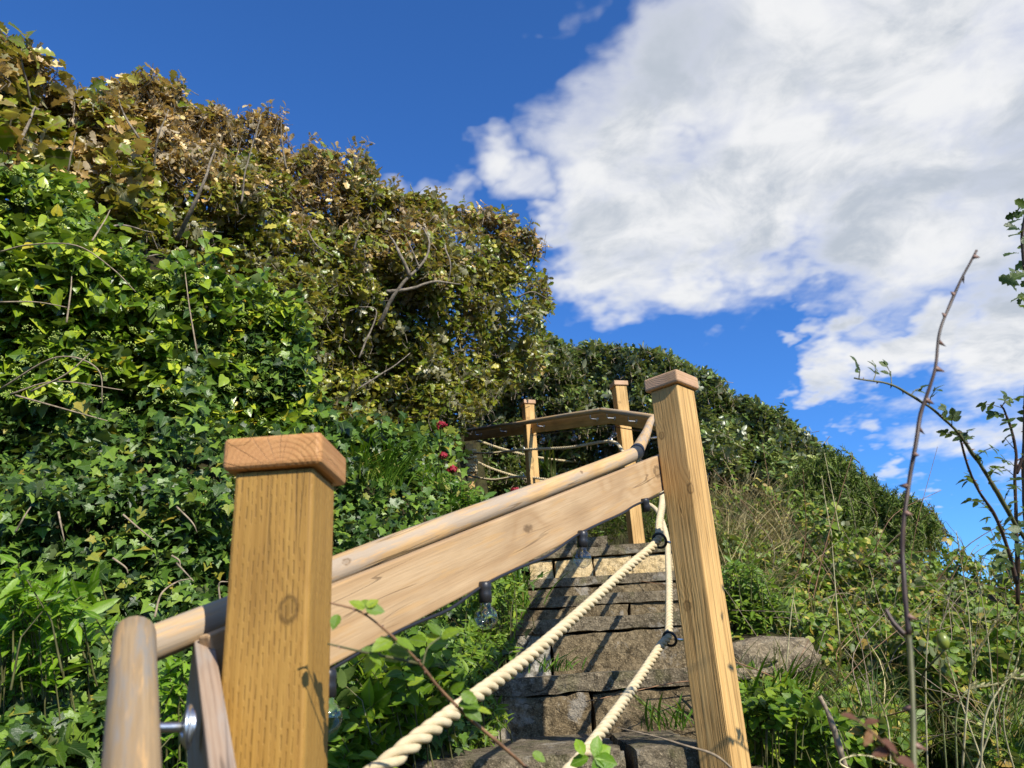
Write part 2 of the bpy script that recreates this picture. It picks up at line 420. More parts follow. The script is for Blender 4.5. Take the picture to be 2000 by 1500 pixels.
def rope_mat():
    m, t, b, o = new_mat('rope_fibre')
    p = t.node('ShaderNodeTexCoord').outputs['Object']
    n = t.noise(p, 55, 4); f = t.noise(p, 900, 2)
    c = t.mix(t.ss(n, 0.3, 0.7), (0.52, 0.42, 0.25), (0.62, 0.52, 0.335))
    c = t.mix(t.ss(f, 0.4, 0.7, 0, 0.35), c, (0.47, 0.37, 0.21))
    t.put(b.inputs['Base Color'], c); b.inputs['Roughness'].default_value = 0.85; b.inputs['Specular IOR Level'].default_value = 0.15
    t.put(b.inputs['Normal'], t.bump(f, 0.5, 0.0008))
    return m
M_ROPE = rope_mat()
M_ROPE_FAR = simple_mat('rope_fibre_far', (0.54, 0.44, 0.26), 0.9, 0, 0.2, 40, 0.1)  # plainer fibre for the far ropes and coils, about as pale as the main ropes

def glass_mat():
    m, t, b, o = new_mat('bulb_glass')
    gl = t.node('ShaderNodeBsdfGlossy'); gl.inputs['Roughness'].default_value = 0.03
    tr = t.node('ShaderNodeBsdfTransparent'); tr.inputs[0].default_value = (0.90, 0.92, 0.92, 1)
    g = t.node('ShaderNodeNewGeometry'); cs = t.m('ABSOLUTE', t.vm('DOT_PRODUCT', g.outputs['Incoming'], g.outputs['Normal']))
    fr = t.m('ADD', t.m('MULTIPLY', t.m('POWER', t.m('SUBTRACT', 1.0, cs), 3.0), 0.75), 0.10)
    mx = t.node('ShaderNodeMixShader'); t.l.new(fr, mx.inputs[0])
    t.l.new(tr.outputs[0], mx.inputs[1]); t.l.new(gl.outputs[0], mx.inputs[2]); t.l.new(mx.outputs[0], o.inputs[0])
    return m
M_GLASS = glass_mat()

def stone_mat(name, a, c2, lichen, scale=1.0, lich_amt=0.5, pits=1.0, moss=0.0):
    m, t, b, o = new_mat(name)
    g = t.node('ShaderNodeNewGeometry'); p = t.vm('SCALE', g.outputs['Position'], scale=scale)
    n1 = t.noise(p, 5.5, 6, 0.62); n2 = t.noise(p, 38, 5, 0.65); n3 = t.noise(p, 150, 3, 0.6)
    v = t.voro(p, 95); v2 = t.voro(t.vm('ADD', p, t.vm('SCALE', t.noise(p, 12, 2, .5, 0, True), scale=0.06)), 6.5, 'DISTANCE_TO_EDGE')
    c = t.mix(t.ss(n1, 0.34, 0.66), a, c2)
    c = t.mix(t.ss(n2, 0.42, 0.66, 0, 0.8), c, tuple(q * 0.34 for q in a))
    c = t.mix(t.ss(n3, 0.53, 0.66, 0, 0.75), c, tuple(min(1, q * 1.5) for q in c2))
    lm = t.m('MULTIPLY', t.ss(t.noise(t.vm('ADD', p, (5, 2, 1)), 6.0, 6, 0.68), 0.56, 0.64), lich_amt)
    c = t.mix(lm, c, lichen)
    c = t.mix(t.m('MULTIPLY', t.ss(v, 0.25, 0.05), t.ss(n2, 0.45, 0.6, 0, 0.75)), c, tuple(q * 0.22 for q in a))
    c = t.mix(t.m('MULTIPLY', t.ss(v2, 0.014, 0.003), t.ss(t.noise(p, 3.1, 3), 0.58, 0.68, 0, 0.8)), c, (0.02, 0.016, 0.012))
    if moss: c = t.mix(t.m('MULTIPLY', t.ss(t.noise(p, 9, 4), 0.5, 0.66), moss), c, (0.07, 0.085, 0.02))
    t.put(b.inputs['Base Color'], c); b.inputs['Roughness'].default_value = 0.92; b.inputs['Specular IOR Level'].default_value = 0.15
    h = t.m('ADD', t.m('MULTIPLY', n2, 1.1), t.m('ADD', t.m('MULTIPLY', n3, 0.5 * pits), t.m('MULTIPLY', t.ss(v2, 0.0, 0.03), 0.12)))
    t.put(b.inputs['Normal'], t.bump(h, 0.85, 0.012))
    return m
M_SLAB = stone_mat('slab_concrete', (0.122, 0.096, 0.060), (0.215, 0.175, 0.115), (0.42, 0.39, 0.33), lich_amt=0.35, moss=0.3)
M_RISER = stone_mat('riser_stone', (0.135, 0.098, 0.052), (0.215, 0.165, 0.095), (0.44, 0.41, 0.35), lich_amt=0.4)
M_OCHRE = stone_mat('ochre_sandstone', (0.52, 0.37, 0.17), (0.62, 0.48, 0.27), (0.60, 0.53, 0.38), lich_amt=0.3, pits=0.6)
M_PALE = stone_mat('pale_render_stone', (0.22, 0.19, 0.14), (0.33, 0.30, 0.235), (0.60, 0.57, 0.52), lich_amt=0.4)
M_ROCK = stone_mat('rock', (0.17, 0.13, 0.08), (0.27, 0.22, 0.145), (0.11, 0.11, 0.085), scale=0.7, lich_amt=0.6)

def soil_mat():
    m, t, b, o = new_mat('soil')
    p = t.node('ShaderNodeNewGeometry').outputs['Position']
    n = t.noise(p, 7, 6, 0.6); n2 = t.noise(p, 60, 4)
    c = t.mix(t.ss(n, 0.35, 0.65), (0.030, 0.026, 0.014), (0.060, 0.058, 0.022))
    c = t.mix(t.ss(n2, 0.5, 0.7, 0, 0.5), c, (0.085, 0.062, 0.034))
    t.put(b.inputs['Base Color'], c); b.inputs['Roughness'].default_value = 0.95; b.inputs['Specular IOR Level'].default_value = 0.1
    t.put(b.inputs['Normal'], t.bump(n2, 0.9, 0.03))
    return m
M_SOIL = soil_mat()

def leaf_mat(name, stops, back=None, rough=0.42, spec=0.34, trans=0.22, vein=None, vein_w=0.035, trans_col=None, blotch=None, sidevein=0.0):
    """stops: colour ramp over a per-leaf random value"""
    m, t, b, o = new_mat(name)
    g = t.node('ShaderNodeNewGeometry'); oi = t.node('ShaderNodeObjectInfo')
    r = t.m('FRACT', t.m('ADD', g.outputs['Random Per Island'], t.m('MULTIPLY', oi.outputs['Random'], 3.7)))
    c = t.ramp(r, stops)
    uv = t.node('ShaderNodeUVMap').outputs[0]; s = t.sep(uv)
    n = t.noise(t.comb(s[0], s[1], t.m('MULTIPLY', r, 31.0)), 5.0, 4, 0.6)
    c = t.mix(t.ss(n, 0.3, 0.75, 0, 0.45), c, t.mix(0.5, c, (0.02, 0.03, 0.008)))
    if blotch: c = t.mix(t.m('MULTIPLY', t.ss(n, 0.52, 0.68), t.ss(t.m('FRACT', t.m('MULTIPLY', r, 7.31)), 0.45, 0.75)), c, blotch)
    if vein:
        ax = t.m('ABSOLUTE', s[0])
        v = t.ss(ax, vein_w, vein_w * 0.35)
        if sidevein:
            k = t.m('FRACT', t.m('SUBTRACT', t.m('MULTIPLY', s[1], 7.0), t.m('MULTIPLY', ax, 6.0)))
            v = t.m('MAXIMUM', v, t.m('MULTIPLY', t.ss(t.m('ABSOLUTE', t.m('SUBTRACT', k, 0.5)), 0.10, 0.03), sidevein))
        c = t.mix(t.m('MULTIPLY', v, 0.65), c, vein)
    if back: c = t.mix(t.m('MULTIPLY', g.outputs['Backfacing'], 0.85), c, back)
    t.put(b.inputs['Base Color'], c); b.inputs['Roughness'].default_value = rough; b.inputs['Specular IOR Level'].default_value = spec
    t.put(b.inputs['Normal'], t.bump(n, 0.35, 0.004))
    tr = t.node('ShaderNodeBsdfTranslucent')
    t.put(tr.inputs[0], t.mix(1.0, c, trans_col or (1.6, 1.7, 0.5), 'MULTIPLY'))
    mx = t.node('ShaderNodeMixShader'); mx.inputs[0].default_value = trans
    t.l.new(b.outputs[0], mx.inputs[1]); t.l.new(tr.outputs[0], mx.inputs[2]); t.l.new(mx.outputs[0], o.inputs[0])
    return m
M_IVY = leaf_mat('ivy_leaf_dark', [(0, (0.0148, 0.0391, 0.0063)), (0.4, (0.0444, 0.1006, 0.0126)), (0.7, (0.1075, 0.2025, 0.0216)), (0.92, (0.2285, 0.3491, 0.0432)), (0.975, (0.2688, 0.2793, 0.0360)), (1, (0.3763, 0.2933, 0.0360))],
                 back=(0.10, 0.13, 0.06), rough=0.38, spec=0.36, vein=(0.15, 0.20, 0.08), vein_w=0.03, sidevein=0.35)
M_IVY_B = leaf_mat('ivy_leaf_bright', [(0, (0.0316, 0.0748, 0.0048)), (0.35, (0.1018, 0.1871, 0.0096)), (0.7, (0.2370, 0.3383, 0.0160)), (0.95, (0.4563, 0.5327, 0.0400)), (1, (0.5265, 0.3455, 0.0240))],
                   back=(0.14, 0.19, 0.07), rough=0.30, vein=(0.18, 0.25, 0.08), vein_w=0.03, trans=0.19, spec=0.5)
M_OAK = leaf_mat('oak_leaf', [(0, (0.0818, 0.1269, 0.0084)), (0.3, (0.1500, 0.2043, 0.0122)), (0.6, (0.2273, 0.2760, 0.0159)), (0.8, (0.2841, 0.2899, 0.0262)), (0.93, (0.3865, 0.3450, 0.0514)), (1, (0.6138, 0.5521, 0.1028))],
                 back=(0.30, 0.28, 0.17), rough=0.33, spec=0.5, vein=(0.22, 0.21, 0.09), trans=0.22, trans_col=(1.7, 1.5, 0.3), blotch=(0.20, 0.13, 0.04))
M_OAK_B = leaf_mat('oak_leaf_browned', [(0, (0.1315, 0.1179, 0.0216)), (0.3, (0.2402, 0.1840, 0.0401)), (0.55, (0.3918, 0.2546, 0.0804)), (0.8, (0.6571, 0.4242, 0.1589)), (1, (0.9000, 0.7306, 0.3179))],
                   back=(0.42, 0.34, 0.22), rough=0.40, spec=0.45, vein=(0.28, 0.24, 0.13), trans=0.20, trans_col=(1.7, 1.4, 0.5), blotch=(0.27, 0.16, 0.07))
M_HOLM = leaf_mat('evergreen_leaf', [(0, (0.0550, 0.0965, 0.0180)), (0.45, (0.1096, 0.1809, 0.0306)), (0.8, (0.2072, 0.2863, 0.0575)), (1, (0.4724, 0.4973, 0.1527))],
                  back=(0.27, 0.28, 0.18), rough=0.33, spec=0.5, vein=(0.13, 0.15, 0.07), trans=0.14)
M_WEED = leaf_mat('weed_leaf', [(0, (0.0750, 0.1469, 0.0089)), (0.5, (0.1275, 0.2333, 0.0130)), (0.85, (0.2063, 0.3110, 0.0178)), (1, (0.3000, 0.3802, 0.0227))],
                  back=(0.12, 0.17, 0.05), rough=0.45, vein=(0.17, 0.23, 0.07), trans=0.30)
M_SPURGE = leaf_mat('spurge_leaf', [(0, (0.1063, 0.2250, 0.0100)), (0.5, (0.1625, 0.3125, 0.0150)), (1, (0.2375, 0.3875, 0.0220))], rough=0.42, vein=(0.24, 0.33, 0.07), trans=0.30)
M_STRAP = leaf_mat('strap_leaf', [(0, (0.0585, 0.1313, 0.0110)), (0.55, (0.1040, 0.2063, 0.0180)), (0.85, (0.1820, 0.2812, 0.0300)), (1, (0.3640, 0.3125, 0.0850))], rough=0.42, trans=0.28)
M_BRAM = leaf_mat('bramble_leaf', [(0, (0.0560, 0.1078, 0.0077)), (0.4, (0.1121, 0.1960, 0.0120)), (0.7, (0.1800, 0.2745, 0.0171)), (0.86, (0.2801, 0.3063, 0.0274)), (0.94, (0.3401, 0.2082, 0.0385)), (1, (0.5400, 0.4901, 0.0940))],
                  back=(0.17, 0.19, 0.10), rough=0.46, vein=(0.17, 0.19, 0.075), trans=0.24)
M_DRY = leaf_mat('dry_grass', [(0, (0.2160, 0.1688, 0.0715)), (0.5, (0.3645, 0.2970, 0.1300)), (1, (0.5130, 0.4320, 0.2210))], rough=0.7, trans=0.2, trans_col=(1.2, 1.1, 0.7))
M_GRASS = leaf_mat('green_grass', [(0, (0.045, 0.085, 0.014)), (0.5, (0.08, 0.13, 0.022)), (0.8, (0.14, 0.17, 0.04)), (1, (0.28, 0.23, 0.10))], rough=0.5, trans=0.3)
M_GORSE = leaf_mat('gorse_spine', [(0, (0.0753, 0.1230, 0.0169)), (0.5, (0.1400, 0.2124, 0.0312)), (1, (0.2826, 0.3494, 0.0598))], rough=0.55, trans=0.12)
M_ROSE = leaf_mat('rose_leaf', [(0, (0.030, 0.055, 0.012)), (0.5, (0.055, 0.095, 0.016)), (1, (0.11, 0.16, 0.025))], back=(0.12, 0.16, 0.07), rough=0.42, vein=(0.14, 0.19, 0.07), trans=0.30)
M_BARK = simple_mat('bark_grey', (0.21, 0.175, 0.13), 0.9, 0, 0.45, 45, 0.15, 0.6)
M_TWIG = simple_mat('twig_pale', (0.27, 0.21, 0.14), 0.85, 0, 0.35, 60, 0.2)
M_CANE = simple_mat('cane_dark', (0.066, 0.040, 0.027), 0.45, 0, 0.5, 25, 0.4)
M_CANE_G = simple_mat('cane_green', (0.10, 0.098, 0.034), 0.5, 0, 0.4, 20, 0.4)
M_STEMR = simple_mat('stem_reddish', (0.22, 0.12, 0.06), 0.55, 0, 0.4, 25, 0.3)
M_STRAW = simple_mat('straw_stem', (0.60, 0.52, 0.28), 0.7, 0, 0.3, 40, 0.2)
M_SEED = leaf_mat('grass_seed', [(0, (0.36, 0.33, 0.13)), (0.5, (0.50, 0.46, 0.22)), (1, (0.62, 0.57, 0.33))], rough=0.7, trans=0.2, trans_col=(1.2, 1.1, 0.7))
M_THORN = simple_mat('thorn', (0.22, 0.12, 0.08), 0.5)
M_HIP = simple_mat('rose_hip', (0.17, 0.20, 0.03), 0.35, 0, 0.25, 40)
M_WITHER = leaf_mat('withered_leaf', [(0, (0.13, 0.05, 0.025)), (0.5, (0.20, 0.085, 0.04)), (1, (0.30, 0.16, 0.07))], rough=0.6, trans=0.2, trans_col=(1.4, 0.9, 0.5))
M_FLOWER = leaf_mat('valerian_petal', [(0, (0.26, 0.006, 0.020)), (1, (0.46, 0.018, 0.045))], rough=0.6, trans=0.2, trans_col=(1.2, 0.6, 0.6))
M_UMBEL = simple_mat('ivy_umbel', (0.30, 0.37, 0.09), 0.8, 0, 0.2, 60, 0.1)

# ------------------------------------------------------------------ where the plants stand: patches of the bank and their distances
# ---- sampling inside a patch of hillside outlined in the photo, with its own depth
def in_poly(pts, poly):
    x, y = pts[:, 0], pts[:, 1]; c = np.zeros(len(pts), bool); n = len(poly); j = n - 1
    for i in range(n):
        xi, yi = poly[i]; xj, yj = poly[j]
        c ^= ((yi > y) != (yj > y)) & (x < (xj - xi) * (y - yi) / (yj - yi + 1e-9) + xi); j = i
    return c
def scatter(poly, n, seed=0):
    r = np.random.default_rng(seed); P_ = np.array(poly, float); lo, hi = P_.min(0), P_.max(0); out = []
    tot = 0
    while tot < n:
        q = r.uniform(lo, hi, (n * 2, 2)); q = q[in_poly(q, poly)]; out.append(q); tot += len(q)
    return np.concatenate(out)[:n]
def idw(anch_, q, pw=2.5):
    a = np.array(anch_, float); d2 = ((q[:, None] - a[None, :, :2]) ** 2).sum(-1) + 400.0
    w = d2 ** (-pw / 2); return (w * a[None, :, 2]).sum(1) / w.sum(1)
def unproj(q, d):
    c = np.c_[(q[:, 0] - 1000) / FPX, (750 - q[:, 1]) / FPX, -np.ones(len(q))] * d[:, None]
    return c @ RC.T
def poly_top_dist(q, top):
    """pixels below the skyline"""
    t = np.array(top, float); return q[:, 1] - np.interp(q[:, 0], t[:, 0], t[:, 1])
IVY_DEPTH = [(30, 1480, 1.75), (60, 1250, 2.15), (60, 1020, 2.6), (300, 1450, 1.85), (350, 1000, 2.75), (300, 830, 3.2), (560, 870, 3.6), (60, 820, 3.05), (720, 1050, 3.35), (760, 960, 4.0), (860, 1030, 3.9),
             (640, 1450, 2.05), (720, 1400, 2.2), (850, 1300, 2.65), (960, 1180, 3.9), (920, 990, 5.2), (950, 1330, 2.95), (880, 1450, 2.2)]
LOW1 = [(-420, 770), (120, 790), (300, 810), (460, 845), (640, 850), (700, 900), (760, 960), (880, 980), (960, 965), (985, 1010), (960, 1080), (1030, 1120), (985, 1250), (940, 1330), (1000, 1345), (950, 1400), (860, 1470), (800, 1560), (-420, 1560)]
ivy_up_depth = [(30, 400, 3.55), (60, 600, 3.2), (60, 780, 3.1), (250, 480, 3.7), (300, 650, 3.35), (330, 790, 3.3), (480, 560, 3.9), (560, 620, 4.1), (560, 760, 3.95), (600, 830, 3.8)]
UP1 = [(-420, 345), (30, 335), (80, 345), (150, 375), (195, 440), (260, 500), (300, 540), (380, 520), (430, 545), (500, 545), (560, 570), (600, 640), (590, 700), (620, 790), (600, 860), (480, 862), (330, 815), (120, 795), (-420, 790)]
SKY_OAK = [(-430, 30), (-80, 70), (0, 88), (20, 82), (60, 100), (95, 122), (120, 165), (160, 205), (200, 190), (240, 168), (270, 152), (300, 172), (345, 168), (370, 210), (400, 212), (430, 205), (455, 240), (490, 222), (545, 225), (560, 262), (572, 296), (600, 302), (650, 300), (680, 335), (700, 292), (725, 312), (745, 360), (790, 380), (850, 384), (862, 412), (920, 412), (985, 412), (1010, 440), (1045, 455), (1052, 500)]
def depth_oak(q): return 4.0 + 0.0034 * np.clip(q[:, 0], -430, 1200) - 0.0004 * (q[:, 1] - 400)
SKY_E = [(900, 600), (1050, 640), (1080, 668), (1120, 678), (1160, 668), (1200, 680), (1250, 682), (1300, 690), (1330, 702), (1350, 722), (1400, 732), (1430, 768), (1480, 790), (1520, 796), (1545, 815), (1570, 845), (1600, 868), (1625, 888), (1650, 915), (1660, 950)]
EV_D = [(1000, 850, 10.5), (1000, 720, 10.3), (1150, 700, 10.4), (1300, 720, 10.0), (1150, 900, 10.6), (1250, 880, 10.2), (1400, 760, 9.2), (1420, 900, 8.6), (1520, 830, 8.8), (1540, 930, 8.2), (1640, 930, 8.4)]
GD = [(1600, 940, 7.4), (1700, 960, 7.3), (1830, 1040, 7.0), (1650, 1040, 6.6), (1780, 1080, 6.6), (1520, 960, 7.4)]
BR_D = [(1400, 980, 6.6), (1390, 1080, 5.2), (1500, 1000, 6.4), (1500, 1100, 5.2), (1450, 1200, 4.0), (1600, 1050, 6.0), (1650, 1120, 5.0), (1850, 1090, 5.6), (1980, 1110, 5.4), (1600, 1250, 3.55), (1500, 1400, 2.65), (1700, 1430, 2.5), (1980, 1450, 2.4), (1800, 1280, 3.4), (1980, 1280, 3.5), (1460, 1320, 3.1)]
BANK = [(1375, 965), (1440, 950), (1500, 955), (1580, 985), (1650, 1030), (1740, 1085), (1800, 1090), (1850, 1068), (1900, 1088), (1960, 1100), (2330, 1095), (2330, 1560), (1400, 1560), (1440, 1440), (1425, 1310), (1600, 1300), (1590, 1240), (1480, 1225), (1410, 1225), (1385, 1080)]
OAK_ALL = SKY_OAK + [(1040, 520), (1068, 555), (1078, 590), (1050, 615), (1062, 650), (1060, 720), (980, 760), (930, 850), (800, 860), (640, 860), (580, 700), (570, 560), (430, 520), (330, 500), (200, 410), (140, 350), (40, 320), (-420, 330)]
EV_ALL = [(900, 640)] + SKY_E[2:] + [(1640, 960), (1560, 965), (1480, 950), (1370, 945), (1240, 960), (1110, 965), (1000, 980), (900, 960)]
GORSE_ALL = [(1540, 930), (1600, 900), (1640, 880), (1690, 925), (1745, 968), (1790, 975), (1830, 1005), (1838, 1040), (1790, 1110), (1700, 1070), (1620, 1040), (1540, 990)]
CARVE = [(OAK_ALL, lambda q: depth_oak(q) + 1.25), (EV_ALL, lambda q: idw(EV_D, q) + 1.2), (GORSE_ALL, lambda q: idw(GD, q) + 0.7), (UP1, lambda q: idw(ivy_up_depth, q) + 0.42), (LOW1, lambda q: idw(IVY_DEPTH, q) + 0.36), (BANK, lambda q: idw(BR_D, q) + 0.5)]
SKYLINE = SKY_OAK[:-1] + [(1045, 455), (1080, 590), (1062, 660)] + SKY_E[2:] + [(1690, 925), (1745, 968), (1830, 1005), (1850, 1070), (1900, 1088), (2080, 1095)]

# ------------------------------------------------------------------ ground: one sheet, a hillside with the steps cut into it
STEP = [  # px left, py left, px right, py right at the nosing, and world Y of that nosing
    (800, 1484, 1372, 1461, 2.35), (955, 1326, 1375, 1302, 3.05), (988, 1214, 1368, 1190, 3.75), (1005, 1168, 1362, 1149, 4.40), (1010, 1133, 1356, 1112, 5.10), (1030, 1073, 1345, 1057, 5.90)]
STEP3 = []
for (xl, yl, xr, yr, Y) in STEP:
    a, b_ = PY(xl, yl, Y), PY(xr, yr, Y); STEP3.append((a[0], b_[0], Y, 0.5 * (a[2] + b_[2])))
anch = []
def A_(px, py, d): anch.append(P(px, py, d))
for a in [(30, 1480, 2.15), (60, 1250, 2.6), (60, 1020, 3.0), (300, 1450, 2.2), (350, 1000, 3.2), (300, 830, 3.7), (560, 870, 4.1), (60, 820, 3.5), (50, 620, 4.0), (100, 470, 4.7), (420, 720, 4.5), (560, 700, 5.2),
          (720, 1050, 3.9), (760, 930, 4.8), (860, 1030, 4.4), (640, 1450, 2.4), (720, 1400, 2.6), (850, 1300, 3.1), (960, 1110, 4.6), (920, 980, 6.2),
          (1420, 1010, 7.2), (1500, 1100, 5.6), (1450, 1250, 3.7), (1600, 1250, 3.9), (1650, 1100, 5.6), (1850, 1180, 5.4), (1980, 1190, 5.6), (1500, 1420, 2.9), (1750, 1430, 2.7), (1980, 1450, 2.6), (1800, 1300, 3.6),
          (300, 420, 6.2), (600, 560, 7.3), (850, 700, 9.0), (1000, 850, 10.3), (1200, 880, 10.6), (1400, 930, 9.6), (1560, 985, 9.0), (1750, 1090, 8.2), (1850, 1120, 8.0)]:
    A_(*a)
for (x0, x1, Y, z) in STEP3:
    anch += [np.array([x0, Y + 0.15, z - 0.22]), np.array([x1, Y + 0.15, z - 0.25]), np.array([(x0+x1)/2, Y + 0.2, z - 0.3])]
anch += [np.array(q, dtype=float) for q in [(0.4, 6.6, 0.85), (0.9, 7.0, 0.95), (0.3, 7.6, 1.0), (-0.3, 8.2, 1.1), (0, 0, -1.1), (1.2, 0, -1.15), (-1.3, 0.2, -1.0), (0, 1.2, -0.75), (0.5, 1.9, -0.55), (1.2, 1.6, -0.8), (2.4, 1.2, -1.0), (-1.6, 1.2, -0.6), (0.9, 2.6, -0.45), (0, -2, -1.6), (3, -1, -1.6), (-3, 0, -0.4), (-3.2, 2.2, 0.9), (-4.2, 4, 2.2), (-4, 6, 2.7), (-2, 9, 3.0), (0, 12, 2.6), (3, 12, 1.6), (5, 8, 0.4), (6, 5, -0.3), (5, 2, -1.2), (-5, 9, 3.0)]]
AN = np.array(anch)
def tps_fit(xy, z, lam=0.02):
    n = len(xy); d2 = ((xy[:, None] - xy[None]) ** 2).sum(-1)
    K = np.where(d2 > 0, 0.5 * d2 * np.log(d2 + 1e-12), 0) + lam * np.eye(n)
    Pm = np.c_[np.ones(n), xy]; Am = np.block([[K, Pm], [Pm.T, np.zeros((3, 3))]])
    return np.linalg.solve(Am, np.r_[z, np.zeros(3)])
TW = tps_fit(AN[:, :2], AN[:, 2], 0.05)
def ground_z(x, y):
    x = np.atleast_1d(np.asarray(x, dtype=float)); y = np.atleast_1d(np.asarray(y, dtype=float))
    cx, cy = np.clip(x, -5, 6.5), np.clip(y, -2.5, 12.5)
    q = np.stack([cx, cy], -1); d2 = ((q[:, None] - AN[None, :, :2]) ** 2).sum(-1)
    z = np.where(d2 > 0, 0.5 * d2 * np.log(d2 + 1e-12), 0) @ TW[:len(AN)] + TW[-3] + TW[-2] * cx + TW[-1] * cy
    out = np.hypot(x - cx, y - cy)
    k = np.clip(out / 45.0, 0, 1); k = k * k * (3 - 2 * k)
    return z * (1 - k) + k * (-9.0) - 0.10 * np.minimum(out, 12.0) * (1 - k)
gx = np.concatenate([-np.geomspace(3000, 6.2, 22), np.arange(-6, 7.6, 0.11), np.geomspace(7.8, 3000, 22)])
gy = np.concatenate([-np.geomspace(3000, 3.4, 22), np.arange(-3.2, 13.2, 0.11), np.geomspace(13.5, 3000, 22)])
GX, GY = np.meshgrid(gx, gy, indexing='ij')
GZ = ground_z(GX.ravel(), GY.ravel())
gv = np.c_[GX.ravel(), GY.ravel(), GZ]
near = (np.abs(gv[:, 0]) < 9) & (np.abs(gv[:, 1] - 5) < 9)
gv[near, 2] += 0.035 * vnoise(gv[near], 2.3, 3) + 0.012 * vnoise(gv[near], 9, 5)
nx, ny = len(gx), len(gy)
# keep the soil under the plants: lower any of it that would stand in front of its own plant cover or above the skyline
act = np.where((gv[:, 1] > 0.8) & (gv[:, 1] < 60) & (np.abs(gv[:, 0]) < 40))[0]
sx = np.array(sorted(SKYLINE), float)
for _ in range(70):
    qx, qy, qd = proj(gv[act]); q = np.c_[qx, qy]
    low = np.zeros(len(act), bool); done = np.zeros(len(act), bool)
    for poly, fn in CARVE:
        i = in_poly(q, poly) & ~done; done |= i
        if i.any(): low[i] |= qd[i] < fn(q[i])
    vis = (qx > -450) & (qx < 2400) & (qy > -300) & (qy < 1700)
    low |= vis & ~done & (qy < np.interp(qx, sx[:, 0], sx[:, 1]) + 30)
    if not low.any(): break
    gv[act[low], 2] -= 0.06
idx = np.arange(nx * ny).reshape(nx, ny)
gf = np.stack([idx[:-1, :-1], idx[1:, :-1], idx[1:, 1:], idx[:-1, 1:]], -1).reshape(-1, 4)
ground = part('ground', gv, gf, M_SOIL)
tag(ground, 'dark leaf-littered soil of the hillside under the plants', 'ground', kind='structure')

# ------------------------------------------------------------------ stone steps
def rough_block(x0, x1, y0, y1, z0, z1, amp=0.0032, res=0.045, seed=0, tilt=0.0):
    """stone block with worn, uneven faces"""
    bm = bmesh.new(); bmesh.ops.create_cube(bm, size=1.0)
    L = (x1 - x0, y1 - y0, z1 - z0)
    for v in bm.verts: v.co = Vector(((v.co.x + .5) * L[0] + x0, (v.co.y + .5) * L[1] + y0, (v.co.z + .5) * L[2] + z0))
    for ax in range(3):
        n = min(18, int(L[ax] / res))
        if n > 0:
            es = [e for e in bm.edges if abs(abs((e.verts[0].co - e.verts[1].co).normalized()[ax]) - 1) < 1e-3]
            bmesh.ops.subdivide_edges(bm, edges=es, cuts=n, use_grid_fill=True)
    bm.verts.index_update(); V, F = bm_geo(bm)
    c = np.array([(x0+x1)/2, (y0+y1)/2, (z0+z1)/2]); h = np.array(L) / 2
    q = (V - c) / h
    edge = (np.abs(q) > 0.98).sum(1)
    wear = np.where(edge >= 2, 1.0, 0.0) * (0.003 + 0.006 * vnoise(V, 14, seed + 4))
    V = V - np.sign(q) * np.clip(wear, 0, 0.03)[:, None] * (np.abs(q) > 0.98)
    V += amp * np.c_[vnoise(V, 4, seed), vnoise(V, 4, seed + 31), vnoise(V, 4, seed + 77)] + amp * 0.9 * np.c_[vnoise(V, 24, seed + 5), vnoise(V, 24, seed + 9), vnoise(V, 24, seed + 2)]
    V[:, 2] += tilt * (V[:, 0] - c[0])
    return V, F
steps = thing('stone_steps', 'worn grey-brown stone steps climbing behind the rope fence', 'steps', (STEP3[2][0] + 0.3, STEP3[2][2], STEP3[2][3] - 0.3))
M_ = 0.003
